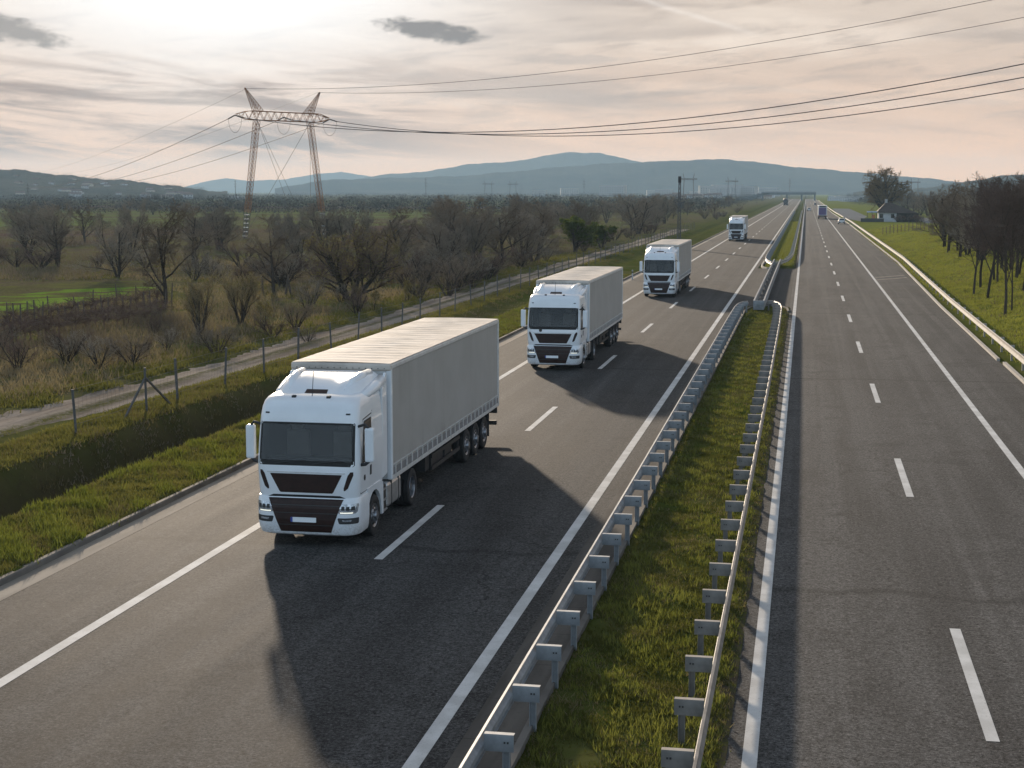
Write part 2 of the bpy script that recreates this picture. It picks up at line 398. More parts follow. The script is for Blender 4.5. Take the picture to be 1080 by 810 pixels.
def leaf_mat(name, a, b, scale=0.8, trans=0.0):
    m, nt, bs = new_mat(name)
    p = geo_pos(nt); n = noise(nt, p, scale, 3.0, 0.6); n2 = noise(nt, p, 9.0, 2.0)
    oi = nt.nodes.new('ShaderNodeObjectInfo')
    f = (n * 0.5 + n2 * 0.35 + NX(nt, oi.outputs['Random']) * 0.30 - 0.08).smooth(0.25, 0.75)
    cc = mixc(nt, f, a, b)
    nt.links.new(cc, bs.inputs['Base Color'])
    bs.inputs['Roughness'].default_value = 0.8; bs.inputs['Specular IOR Level'].default_value = 0.0
    if trans:
        t = nt.nodes.new('ShaderNodeBsdfTranslucent'); nt.links.new(mixc(nt, 1.0, cc, (1.0, 1.0, 0.7), 'MULTIPLY'), t.inputs['Color'])
        ms = nt.nodes.new('ShaderNodeMixShader'); ms.inputs[0].default_value = trans
        out = nt.nodes['Material Output']; nt.links.new(bs.outputs[0], ms.inputs[1]); nt.links.new(t.outputs[0], ms.inputs[2]); nt.links.new(ms.outputs[0], out.inputs['Surface'])
    return m
M['bark'] = leaf_mat('bark_brown', (0.040, 0.032, 0.026), (0.080, 0.065, 0.052))
M['twig_brown'] = leaf_mat('bare_twigs_brown', (0.155, 0.118, 0.086), (0.285, 0.222, 0.162), trans=0.2)
M['twig_grey'] = leaf_mat('bare_twigs_grey', (0.200, 0.168, 0.132), (0.360, 0.305, 0.240), trans=0.2)
M['twig_red'] = leaf_mat('bare_twigs_reddish', (0.105, 0.070, 0.055), (0.190, 0.130, 0.100))
M['twig_yellow'] = leaf_mat('budding_twigs_yellow', (0.30, 0.245, 0.16), (0.48, 0.40, 0.27), trans=0.4)
M['twig_gold'] = leaf_mat('golden_twigs', (0.115, 0.080, 0.044), (0.230, 0.165, 0.088), trans=0.3)
M['twig_dark'] = leaf_mat('bare_twigs_dark', (0.080, 0.058, 0.047), (0.160, 0.115, 0.092))
M['bud'] = leaf_mat('yellow_green_buds', (0.110, 0.098, 0.036), (0.185, 0.160, 0.062), trans=0.35)
M['leaf'] = leaf_mat('fresh_green_leaves', (0.055, 0.080, 0.018), (0.110, 0.130, 0.032), trans=0.45)
M['brush'] = leaf_mat('dead_brush', (0.100, 0.080, 0.056), (0.220, 0.180, 0.120), 0.4, 0.35)
M['brush_dark'] = leaf_mat('dark_bramble', (0.110, 0.086, 0.066), (0.210, 0.168, 0.125), 0.4, 0.2)
M['grass'] = leaf_mat('grass_blades', (0.075, 0.082, 0.022), (0.200, 0.185, 0.062), 0.7, 0.38)
M['grass_spring'] = leaf_mat('spring_grass_blades', (0.115, 0.140, 0.026), (0.215, 0.220, 0.060), 0.3, 0.42)
M['grass_bank'] = leaf_mat('bank_grass_blades', (0.145, 0.168, 0.030), (0.260, 0.262, 0.066), 0.25, 0.45)
M['grass_dry'] = leaf_mat('dry_grass_blades', (0.120, 0.098, 0.052), (0.240, 0.200, 0.118), 0.7, 0.4)
M['far_wood'] = leaf_mat('far_wood_twigs', (0.034, 0.030, 0.026), (0.070, 0.060, 0.050), 0.02)
def hill_mat(name, a, b, s):
    m, nt, bs = new_mat(name)
    p = geo_pos(nt); n = noise(nt, p, s, 6.0, 0.65, 0.6)
    nt.links.new(mixc(nt, n.smooth(0.35, 0.65), a, b), bs.inputs['Base Color']); bs.inputs['Roughness'].default_value = 1.0
    bs.inputs['Specular IOR Level'].default_value = 0.0
    return m
M['hill'] = hill_mat('hill_woods', (0.030, 0.034, 0.026), (0.075, 0.070, 0.050), 0.01)
M['mount'] = hill_mat('mountain_forest', (0.018, 0.026, 0.030), (0.060, 0.060, 0.050), 0.004)


# ------------------------------------------------------------------ mesh helpers
class MB:
    def __init__(s): s.v, s.f = [], []
    def add(s, vs, fs):
        o = len(s.v); s.v += [tuple(v) for v in vs]; s.f += [tuple(i + o for i in f) for f in fs]
    def box(s, x0, x1, y0, y1, z0, z1):
        s.add([(x0, y0, z0), (x1, y0, z0), (x1, y1, z0), (x0, y1, z0), (x0, y0, z1), (x1, y0, z1), (x1, y1, z1), (x0, y1, z1)],
              [(0, 3, 2, 1), (4, 5, 6, 7), (0, 1, 5, 4), (1, 2, 6, 5), (2, 3, 7, 6), (3, 0, 4, 7)])
    def prism(s, poly, axis, a, b):
        """extrude a 2-D polygon along an axis: 'x' takes (y,z), 'y' takes (x,z), 'z' takes (x,y)"""
        n = len(poly)
        def P(q, t):
            return {'x': (t, q[0], q[1]), 'y': (q[0], t, q[1]), 'z': (q[0], q[1], t)}[axis]
        s.add([P(q, a) for q in poly] + [P(q, b) for q in poly],
              [tuple(range(n - 1, -1, -1)), tuple(range(n, 2 * n))] + [(i, (i + 1) % n, n + (i + 1) % n, n + i) for i in range(n)])
    def tube(s, pts, rad, k=6, cap=True):
        pts = [Vector(p) for p in pts]
        rads = rad if isinstance(rad, (list, tuple)) else [rad] * len(pts)
        o = len(s.v); n = len(pts)
        for i, p in enumerate(pts):
            d = (pts[min(i + 1, n - 1)] - pts[max(i - 1, 0)])
            d = d.normalized() if d.length > 1e-9 else Vector((0, 0, 1))
            up = Vector((0, 0, 1)) if abs(d.z) < 0.9 else Vector((1, 0, 0))
            a = d.cross(up).normalized(); b = d.cross(a)
            for j in range(k):
                t = 2 * PI * j / k
                q = p + (a * math.cos(t) + b * math.sin(t)) * rads[i]
                s.v.append((q.x, q.y, q.z))
        for i in range(n - 1):
            for j in range(k):
                j2 = (j + 1) % k
                s.f.append((o + i * k + j, o + i * k + j2, o + (i + 1) * k + j2, o + (i + 1) * k + j))
        if cap and k > 2:
            s.f.append(tuple(o + j for j in range(k - 1, -1, -1))); s.f.append(tuple(o + (n - 1) * k + j for j in range(k)))
    def bar(s, a, b, w, h=None):
        """square bar from a to b"""
        a, b = Vector(a), Vector(b); h = h or w
        d = (b - a).normalized(); up = Vector((0, 0, 1)) if abs(d.z) < 0.95 else Vector((0, 1, 0))
        u = d.cross(up).normalized() * w / 2; v = u.cross(d).normalized() * h / 2
        vs = [a - u - v, a + u - v, a + u + v, a - u + v, b - u - v, b + u - v, b + u + v, b - u + v]
        s.add(vs, [(0, 3, 2, 1), (4, 5, 6, 7), (0, 1, 5, 4), (1, 2, 6, 5), (2, 3, 7, 6), (3, 0, 4, 7)])
    def lathe_x(s, prof, cx, cy, cz, k=28, sgn=1):
        """revolve (offset along x, radius) about the x axis"""
        o = len(s.v); n = len(prof)
        for (px, r) in prof:
            for j in range(k):
                t = 2 * PI * j / k
                s.v.append((cx + sgn * px, cy + r * math.cos(t), cz + r * math.sin(t)))
        for i in range(n - 1):
            for j in range(k):
                j2 = (j + 1) % k
                s.f.append((o + i * k + j, o + i * k + j2, o + (i + 1) * k + j2, o + (i + 1) * k + j))
    def sweep(s, prof, path, closed=False):
        """sweep an (offset to the right, z) section along a ground path of (x, y)"""
        o = len(s.v); n = len(path); k = len(prof)
        for i, (x, y) in enumerate(path):
            a = path[max(i - 1, 0)]; b = path[min(i + 1, n - 1)]
            d = Vector((b[0] - a[0], b[1] - a[1])).normalized(); rx, ry = d.y, -d.x
            for (u, z) in prof: s.v.append((x + rx * u, y + ry * u, z))
        kk = k if closed else k - 1
        for i in range(n - 1):
            for j in range(kk):
                j2 = (j + 1) % k
                s.f.append((o + i * k + j, o + i * k + j2, o + (i + 1) * k + j2, o + (i + 1) * k + j))
        if closed:
            s.f.append(tuple(o + j for j in range(k - 1, -1, -1))); s.f.append(tuple(o + (n - 1) * k + j for j in range(k)))
    def mesh(s, name, mat, smooth=False):
        me = bpy.data.meshes.new(name)
        me.from_pydata(s.v, [], s.f); me.update()
        if mat is not None: me.materials.append(M[mat] if isinstance(mat, str) else mat)
        if smooth:
            me.polygons.foreach_set('use_smooth', [True] * len(me.polygons))
        return me
    def build(s, name, mat, parent=None, smooth=False, bevel=0.0, fixn=False):
        me = s.mesh(name, mat, smooth)
        if fixn or bevel:
            bm = bmesh.new(); bm.from_mesh(me)
            if fixn: bmesh.ops.recalc_face_normals(bm, faces=bm.faces)
            if bevel:
                es = [e for e in bm.edges if len(e.link_faces) == 2 and e.calc_face_angle(0) > 0.5]
                bmesh.ops.bevel(bm, geom=es, offset=bevel, segments=2, affect='EDGES', profile=0.5)
            bm.to_mesh(me); bm.free()
        o = bpy.data.objects.new(name, me); col.objects.link(o)
        if parent is not None: o.parent = parent
        return o

def fast_mesh(name, verts, faces, mat):
    """numpy arrays -> mesh; all faces the same size"""
    me = bpy.data.meshes.new(name)
    nv, nf, k = len(verts), len(faces), faces.shape[1]
    me.vertices.add(nv); me.vertices.foreach_set('co', verts.astype(np.float32).ravel())
    me.loops.add(nf * k); me.loops.foreach_set('vertex_index', faces.astype(np.int32).ravel())
    me.polygons.add(nf); me.polygons.foreach_set('loop_start', np.arange(0, nf * k, k, dtype=np.int32))
    me.update(calc_edges=True)
    me.materials.append(M[mat] if isinstance(mat, str) else mat)
    return me

def link(name, me, parent=None):
    o = bpy.data.objects.new(name, me); col.objects.link(o)
    if parent is not None: o.parent = parent
    return o

def tag(o, label=None, cat=None, group=None, kind=None):
    if label: o['label'] = label
    if cat: o['category'] = cat
    if group: o['group'] = group
    if kind: o['kind'] = kind
    return o

def thing(name, label, cat, loc=(0, 0, 0), rz=0.0, group=None):
    o = bpy.data.objects.new(name, None); col.objects.link(o)
    o.location = loc; o.rotation_euler = (0, 0, rz); o.empty_display_size = 0.3
    return tag(o, label, cat, group)

KIDS = {}
def kids(o): return [c for c in bpy.data.objects if c.parent == o]
def copy_tree(o, parent=None, cache={}):
    if o.name not in cache: cache[o.name] = [k.name for k in kids(o)]
    c = o.copy(); col.objects.link(c); c.parent = parent
    for n in cache[o.name]: copy_tree(bpy.data.objects[n], c, cache)
    return c


# ------------------------------------------------------------------ terrain
def sstep(a, b, x):
    t = np.clip((x - a) / (b - a), 0, 1); return t * t * (3 - 2 * t)

def bumps(x, y):
    return (np.sin(x * 1.9 + 1.3 * np.sin(y * 0.7)) * np.sin(y * 1.3 + 0.8 * np.sin(x * 1.1)) * 0.5
            + np.sin(x * 4.1 + y * 2.3) * 0.25 + np.sin(y * 3.7 - x * 2.9 + 1.0) * 0.25)

def terrain(x, y):
    x = np.asarray(x, float); y = np.asarray(y, float)
    z = np.zeros(np.broadcast(x, y).shape) + 0.0 * x + 0.0 * y
    fade = 1.0 - 0.8 * sstep(42, 95, y)
    # left verge, ditch, field
    left = np.where(x < -16.4, 1.0, 0.0)
    verge = 0.10 + 0.06 * bumps(x, y)
    ditch = -1.25 * fade * (sstep(-19.1, -20.6, x) - sstep(-21.0, -22.3, x))
    lift = 0.28 * sstep(-21.0, -22.4, x) * fade
    field = 0.10 * bumps(x * 0.4, y * 0.4) * sstep(-27.5, -31, x)
    tr = sstep(-24.0, -24.5, x) * (1 - sstep(-27.0, -27.6, x))
    z = z + left * (verge * (1 - tr) + ditch + lift + field)
    # under the roads and the median
    road = np.where((x >= -16.4) & (x <= 9.4), 1.0, 0.0)
    med = np.where((x > -4.05) & (x < -0.95), 1.0, 0.0) * np.where((y < 111) | (y > 166), 1.0, 0.0)
    z = z - 0.08 * road + med * (0.10 + 0.045 * bumps(x * 1.5, y * 1.5) + 0.05 * np.sin((x + 4.0) / 3.0 * PI))
    # right bank
    rgt = np.where(x > 9.4, 1.0, 0.0)
    bank = 1.5 * sstep(11.2, 20.0, x) * (1 - sstep(300, 420, y)) + (0.16 * bumps(x * 0.45, y * 0.28) + 0.13 * bumps(x * 0.9 + 3, y * 0.6)) * sstep(11, 13, x) * (1 - sstep(300, 420, y))
    z = z + rgt * (bank - 0.02)
    # gentle fall of the plain far away so that it never cuts the horizon line
    return z

xs = np.concatenate([-np.geomspace(8000, 62, 42), np.arange(-60, -30, 2.0), np.arange(-30, -16.6, 0.35), [-16.5, -16.41, -16.39, -16.0, -10, -5.2, -4.06],
                     np.arange(-4.04, -0.95, 0.22), [-0.96, -0.93, 0.5, 5, 9.2, 9.39, 9.41], np.arange(9.8, 24, 0.5), np.arange(24, 60, 2.5), np.geomspace(62, 8000, 42)])
ys = np.concatenate([[-200, -60, 0], np.arange(10, 120, 0.6), np.arange(120, 260, 2.0), np.arange(260, 500, 8.0), np.geomspace(500, 8000, 60)])
X, Y = np.meshgrid(xs, ys)
Z = terrain(X, Y)
nx, ny = len(xs), len(ys)
V = np.stack([X.ravel(), Y.ravel(), Z.ravel()], 1)
ii, jj = np.meshgrid(np.arange(ny - 1), np.arange(nx - 1), indexing='ij')
a = (ii * nx + jj).ravel()
gm = fast_mesh('ground', V, np.stack([a, a + 1, a + nx + 1, a + nx], 1), 'ground')
gm.polygons.foreach_set('use_smooth', np.ones(len(gm.polygons), dtype=bool))
tag(link('ground', gm), kind='structure')

_R = Vector((math.cos(CAM_PSI), math.sin(CAM_PSI), 0)); _F = Vector((-math.sin(CAM_PSI) * math.cos(CAM_TH), math.cos(CAM_PSI) * math.cos(CAM_TH), -math.sin(CAM_TH))); _U = _R.cross(_F)
def at(u, v):
    """the ground point a picture position of the 1080 x 810 photograph stands on"""
    r = _F + _R * ((u - 540) / CAM_F) + _U * ((405 - v) / CAM_F)
    z = 0.0
    for _ in range(6):
        t = (z - CAM_H) / r.z; q = r * t
        z = float(terrain(q.x, q.y))
    return Vector((q.x, q.y, z))
def at_depth(u, v, D):
    r = _F + _R * ((u - 540) / CAM_F) + _U * ((405 - v) / CAM_F)
    h = Vector((-math.sin(CAM_PSI), math.cos(CAM_PSI), 0))
    return Vector((0, 0, CAM_H)) + r * (D / r.dot(h))

def sheet(name, path_l, path_r, z, mat, parent=None, kind='structure'):
    """strip between two (x, y) polylines"""
    n = len(path_l); mb = MB()
    mb.add([(x, y, z) for x, y in path_l] + [(x, y, z) for x, y in path_r], [(i, n + i, n + i + 1, i + 1) for i in range(n - 1)])
    o = mb.build(name, mat, parent)
    if parent is None: tag(o, kind=kind)
    return o

YR = [-40, 20, 40, 60, 80, 100, 113, 140, 165, 183, 220, 300, 400, 480, 580, 700, 900, 1200, 1600]
def rail_x(y): return float(np.interp(y, [0, 60, 113, 183, 400, 480, 580, 900, 3000], [9.75, 9.8, 10.15, 11.1, 11.2, 10.8, 10.25, 9.8, 9.8]))
def kerb_x(y): return rail_x(y) - 0.45

road_l = sheet('road_left', [(-15.75, y) for y in YR], [(-4.9, y) for y in YR], 0.0, 'asph_l')
road_r = sheet('road_right', [(-0.98, y) for y in YR], [(kerb_x(y) - 0.1, y) for y in YR], 0.0, 'asph_r')
sheet('road_crossover', [(-4.9, 111.0), (-4.9, 166.5)], [(-0.98, 111.0), (-0.98, 166.5)], -0.004, 'asph_l')
sheet('gutter_left', [(-16.36, y) for y in YR], [(-15.75, y) for y in YR], 0.004, 'gutter')
sheet('channel_median', [(-4.9, y) for y in (-40, 20, 60, 110.5)], [(-4.02, y) for y in (-40, 20, 60, 110.5)], 0.006, 'channel')
sheet('channel_median_far', [(-4.9, y) for y in (176, 300, 1600)], [(-4.3, y) for y in (176, 300, 1600)], 0.006, 'channel')
# kerbs
mb = MB(); mb.sweep([(-0.07, -0.05), (-0.07, 0.12), (-0.05, 0.14), (0.06, 0.14), (0.08, 0.11), (0.08, -0.05)], [(-16.43, y) for y in (-40, 0, 30, 60, 100, 200, 500, 1600)], closed=True)
tag(mb.build('kerb_left', 'concrete', fixn=True), kind='structure')
mb = MB(); mb.sweep([(-0.06, -0.05), (-0.06, 0.13), (0.06, 0.13), (0.06, -0.05)], [(-3.96, y) for y in (-40, 20, 60, 106)] + [(-3.7, 109), (-3.2, 110.9), (-2.4, 111.2), (-1.5, 110.4), (-1.12, 108.6), (-1.02, 106)], closed=True)
tag(mb.build('kerb_median', 'concrete', fixn=True), kind='structure')
mb = MB(); mb.sweep([(-0.08, -0.05), (-0.08, 0.15), (0.08, 0.15), (0.08, -0.05)], [(-4.62, 182), (-4.62, 171), (-4.4, 167.5), (-3.9, 165.6), (-3.2, 165.2)], closed=True)
tag(mb.build('kerb_island', 'rail_light', fixn=True), kind='structure')
mb = MB(); mb.sweep([(-0.08, -0.05), (-0.08, 0.12), (0.08, 0.12), (0.08, -0.05)], [(kerb_x(y), y) for y in (20, 40, 60, 76)] , closed=True)
mb.sweep([(-0.08, -0.05), (-0.08, 0.12), (0.08, 0.12), (0.08, -0.05)], [(kerb_x(y) - 0.12, y) for y in (77.5, 90, 113, 140, 183, 250, 400, 480, 580, 700, 900, 1600)], closed=True)
tag(mb.build('kerb_right', 'rail_light', fixn=True), kind='structure')

# painted markings belong to their road
def line(name, x, w, segs, parent, z=0.006):
    mb = MB()
    for (y0, y1) in segs:
        n = max(1, int((y1 - y0) / 40)); ys_ = [y0 + (y1 - y0) * i / n for i in range(n + 1)]
        mb.add([(x - w / 2, y, z) for y in ys_] + [(x + w / 2, y, z) for y in ys_], [(i, n + 1 + i, n + 2 + i, i + 1) for i in range(n)])
    return mb.build(name, 'mark', parent)
PER, DL = 18.94, 6.1
line('edge_line', -13.09, 0.24, [(-20, 1600)], road_l)
line('edge_line', -5.38, 0.24, [(-20, 1600)], road_l)
line('lane_line', -9.24, 0.20, [(32.6 + PER * k, 32.6 + PER * k + DL) for k in range(-2, 60)], road_l)
line('edge_line', -0.62, 0.22, [(-20, 1600)], road_r)
line('edge_line', 6.42, 0.22, [(-20, 1600)], road_r)
line('lane_line', 2.94, 0.20, [(23.2 + PER * k, 23.2 + PER * k + DL) for k in range(-1, 60)], road_r)
mb = MB()                                   # two pale bars across the right shoulder
for yb in (146.5, 150.5): mb.add([(6.6, yb, 0.006), (9.6, yb + 4.6, 0.006), (9.6, yb + 5.2, 0.006), (6.6, yb + 0.6, 0.006)], [(0, 1, 2, 3)])
mb.build('shoulder_bar', 'gutter', road_r)

# dirt track
ysx = list(np.arange(10, 330, 0.6))
rw = random.Random(2)
def wig(y, k): return 0.20 * math.sin(y * 0.21 + k) + 0.12 * math.sin(y * 0.83 + k * 2) + rw.uniform(-0.16, 0.16)
tl = [(-27.35 - max(0, 60 - y) * 0.035 + wig(y, 0.3), y) for y in ysx]; trr = [(-24.3 - max(0, 60 - y) * 0.06 + wig(y, 2.0), y) for y in ysx]
mb = MB(); n = len(ysx); vs, fs = [], []
for i in range(n):
    for k in range(11):
        t = k / 10; x = tl[i][0] * (1 - t) + trr[i][0] * t
        hz = 0.045 * math.exp(-((t - 0.5) / 0.14) ** 2) - 0.03 * (math.exp(-((t - 0.22) / 0.09) ** 2) + math.exp(-((t - 0.78) / 0.09) ** 2)) - 0.09 * abs(2 * t - 1) ** 8
        vs.append((x, ysx[i], float(terrain(x, ysx[i])) + 0.05 + hz + 0.01 * float(bumps(x * 2, ysx[i]))))
fs = [(i * 11 + k, i * 11 + k + 1, (i + 1) * 11 + k + 1, (i + 1) * 11 + k) for i in range(n - 1) for k in range(10)]
mb.add(vs, fs); tag(mb.build('dirt_track', 'track', smooth=True), kind='structure')

def poly_sheet(name, px, z, mat):
    mb = MB(); pts = [at(*p) for p in px]
    mb.add([(p.x, p.y, z) for p in pts], [tuple(range(len(px)))]); return tag(mb.build(name, mat), kind='structure')
poly_sheet('field_green', [(-60, 338), (0, 330), (60, 322), (150, 309), (165, 303), (150, 302), (70, 305), (0, 312), (-60, 318)], 0.16, 'field_green')
poly_sheet('field_pale', [(-40, 240), (150, 236), (180, 229), (-40, 230)], 0.16, 'field_pale')
poly_sheet('field_ploughed', [(350, 262), (445, 256), (440, 232), (365, 236)], 0.16, 'field_mauve')
poly_sheet('field_pale_far', [(340, 232), (445, 230), (450, 224.5), (335, 226)], 0.17, 'field_pale')
poly_sheet('field_dusk', [(-40, 262), (160, 256), (180, 246), (-40, 246)], 0.15, 'field_mauve')
poly_sheet('side_road', [(877.5, 219.9), (896, 220.3), (914.6, 228.4), (907, 233.4), (892, 230.6), (881, 224.2)], 0.02, 'park')
poly_sheet('side_road_bend', [(962, 227.4), (1006, 235.0), (1075, 247), (1075, 251), (1000, 238.2), (966, 231.0)], 0.03 + 0.0, 'park')


# ------------------------------------------------------------------ guardrails
WB = [(0.00, 0.76), (0.035, 0.755), (0.045, 0.73), (0.005, 0.665), (-0.03, 0.63), (-0.03, 0.56), (0.005, 0.525), (0.045, 0.445), (0.035, 0.42), (0.0, 0.415)]
def resample(path, step):
    out = [Vector(path[0])]; acc = 0.0
    pts = [Vector(p) for p in path]; pos = [pts[0]]; d = step
    for a, b in zip(pts, pts[1:]):
        L = (b - a).length; t = d
        while t <= L: pos.append(a + (b - a) * (t / L)); t += step
        d = t - L
    return pos
def guardrail(label, path, side, step, mat, spacer=0.42, maxposts=100, group='guardrails along the motorway'):
    """side +1: traffic on the right of the path direction, posts to the left of the beam"""
    root = thing('guardrail', label, 'guardrail', (path[0][0], path[0][1], 0), 0, group)
    ox, oy = path[0]
    mb = MB()
    prof = [(side * (u + 0.03), z) for u, z in WB] + [(side * (u + 0.022), z) for u, z in reversed(WB)]
    loc = [(x - ox, y - oy) for x, y in path]
    mb.sweep(prof, loc, closed=True)
    mb.build('rail_beam', mat, root, fixn=True)
    pos = resample(path, step)[:maxposts]
    cache = {}
    for i, p in enumerate(pos):
        q = pos[min(i + 1, len(pos) - 1)] - pos[max(i - 1, 0)]
        rz = math.atan2(q.y, q.x) - PI / 2
        if not cache:
            s = -side
            b = MB(); u0, u1 = sorted((s * (spacer - 0.16), s * (spacer - 0.06)))
            b.box(u0, u0 + 0.012, -0.05, 0.05, -0.25, 0.70); b.box(u1 - 0.012, u1, -0.05, 0.05, -0.25, 0.70); b.box(u0 + 0.012, u1 - 0.012, -0.006, 0.006, -0.25, 0.70)
            cache['post'] = b.mesh('guardrail_post', mat)
            b = MB(); u0, u1 = sorted((s * 0.0, s * spacer))
            b.box(u0, u1, -0.062, -0.054, 0.51, 0.752); b.box(u0, u1, -0.054, 0.045, 0.744, 0.754)
            cache['sp'] = b.mesh('spacer_bracket', mat)
            b = MB(); c = s * (spacer - 0.15)
            b.box(c - 0.012, c + 0.012, -0.072, -0.062, 0.63, 0.655); cache['bolt'] = b.mesh('bolt', 'plastic')
        o = link('post', cache['post'], root); o.location = (p.x - ox, p.y - oy, 0); o.rotation_euler = (0, 0, rz)
        b = link('spacer', cache['sp'], o)
        if p.y < 60:
            for t in (0.25, 0.75):
                q = link('bolt', cache['bolt'], o); q.location = (-side * 0.09 * t, 0, 0)
    return root
STEP = 2.12
guardrail('long grey guardrail on the left edge of the grassy median, nearest the lorries',
          [(-4.20, 11.66), (-4.22, 40), (-4.3, 70), (-4.36, 92), (-4.36, 101), (-4.25, 104), (-4.0, 105.6), (-3.72, 106.3)], -1, STEP, 'galv', group=None)
guardrail('long guardrail on the right edge of the grassy median, beside the empty carriageway',
          [(-1.30, 11.5), (-1.32, 60), (-1.38, 90), (-1.44, 101), (-1.58, 104), (-1.8, 105.8), (-2.05, 106.9)], 1, STEP, 'galv_old', spacer=0.44, group=None)
guardrail('far guardrail curving out along the lorry side of the distant median',
          [(-3.45, 166), (-3.95, 170), (-4.3, 176), (-4.4, 184), (-4.4, 230), (-4.4, 320), (-4.4, 480), (-4.4, 700), (-4.4, 1000)], -1, 4.4, 'galv', group=None)
guardrail('far guardrail on the empty-carriageway side of the distant median',
          [(-2.55, 167), (-1.9, 174), (-1.55, 183), (-1.4, 195), (-1.35, 260), (-1.35, 480), (-1.35, 1000)], 1, 4.4, 'rail_light', group=None)
guardrail('pale roadside guardrail along the foot of the green bank on the right',
          [(rail_x(y), y) for y in (40, 60, 80, 100, 113, 130, 150, 170, 183, 230, 300, 400, 440, 480, 530, 580, 700, 900, 1300)], -1, 4.2, 'rail_light', spacer=0.2, group=None)

root = thing('removable_barrier', 'narrow removable steel barrier bridging the opening in the median', 'barrier', (-3.02, 106, 0))
for s in (-1, 1):
    mb = MB(); mb.sweep([(-0.05, 0.78), (0.05, 0.78), (0.06, 0.70), (0.02, 0.62), (0.05, 0.48), (0.02, 0.40), (0.05, 0.22), (-0.03, 0.18), (-0.05, 0.45)], [(s * 0.33 + 0.0, 0), (s * 0.33, 33), (s * 0.33 + 0.05, 66)], closed=True)
    mb.build('side_beam', 'galv', root, fixn=True)
mb = MB(); mb.box(-0.36, 0.36, -0.14, -0.02, 0.16, 0.80); mb.build('end_plate', 'galv', root, bevel=0.02)
rung = MB(); rung.box(-0.27, 0.27, -0.05, 0.05, 0.62, 0.64); rung = rung.mesh('rung', 'galv')
rpost = MB(); rpost.box(-0.24, 0.24, -0.05, 0.05, -0.02, 0.40); rpost = rpost.mesh('foot', 'chassis')
for k in range(44):
    o = link('rung', rung, root); o.location = (0.0, 0.75 + k * 1.5, 0)
for k in range(12):
    o = link('support_foot', rpost, root); o.location = (0.0, 1.0 + k * 5.8, 0)

# ------------------------------------------------------------------ lorry
def lerp_tab(t, z):
    if z <= t[0][0]: return t[0][1:]
    for a, b in zip(t, t[1:]):
        if z <= b[0]:
            k = (z - a[0]) / (b[0] - a[0]); return tuple(p + (q - p) * k for p, q in zip(a[1:], b[1:]))
    return t[-1][1:]
# z, y of the front, half width, corner radius
CAB = [(1.10, 0.10, 1.20, 0.30), (1.30, 0.06, 1.22, 0.30), (1.80, 0.05, 1.235, 0.28), (1.95, 0.07, 1.235, 0.26), (2.40, 0.13, 1.225, 0.25), (2.88, 0.22, 1.21, 0.25),
       (3.02, 0.23, 1.20, 0.26), (3.22, 0.29, 1.18, 0.28), (3.33, 0.36, 1.16, 0.30), (3.41, 0.47, 1.12, 0.33), (3.46, 0.62, 1.06, 0.36), (3.485, 0.80, 0.98, 0.40)]
BUMP = [(0.26, 0.14, 1.12, 0.34), (0.30, 0.05, 1.20, 0.36), (0.42, -0.01, 1.235, 0.38), (0.62, -0.035, 1.25, 0.38), (0.95, -0.02, 1.25, 0.36), (1.10, 0.02, 1.245, 0.34), (1.16, 0.07, 1.23, 0.32)]
CAB_BACK = 2.30
def surf_y(tab, x, z):
    yf, hw, r = lerp_tab(tab, z); ax = abs(x)
    if ax <= hw - r: return yf
    u = min(ax - (hw - r), r * 0.999); return yf + r - math.sqrt(r * r - u * u)
def loft(tab, yb, nseg=8, rb=0.06, hole=None):
    mb = MB(); rings = []
    for (z, yf, hw, r) in tab:
        ring = []
        for i in range(nseg + 1):
            t = PI / 2 * i / nseg; ring.append((-(hw - r) - r * math.cos(t), yf + r - r * math.sin(t), z))
        for k in (-0.5, 0.0, 0.5): ring.append((k * (hw - r) , yf, z))
        for i in range(nseg + 1):
            t = PI / 2 * (1 - i / nseg); ring.append(((hw - r) + r * math.cos(t), yf + r - r * math.sin(t), z))
        ring += [(hw, yf + (yb - yf) * 0.6, z), (hw, yb - rb, z), (hw - rb, yb, z), (-(hw - rb), yb, z), (-hw, yb - rb, z), (-hw, yf + (yb - yf) * 0.6, z)]
        rings.append(ring)
    n = len(rings[0])
    for ring in rings: mb.v += ring
    for i in range(len(rings) - 1):
        for j in range(n):
            # the windscreen opening
            if hole and hole[0] <= (rings[i][0][2] + rings[i + 1][0][2]) / 2 <= hole[1] and nseg - 3 <= j <= nseg + 6: continue
            j2 = (j + 1) % n; mb.f.append((i * n + j, i * n + j2, (i + 1) * n + j2, (i + 1) * n + j))
    mb.f.append(tuple(range(n - 1, -1, -1))); mb.f.append(tuple((len(rings) - 1) * n + j for j in range(n)))
    return mb
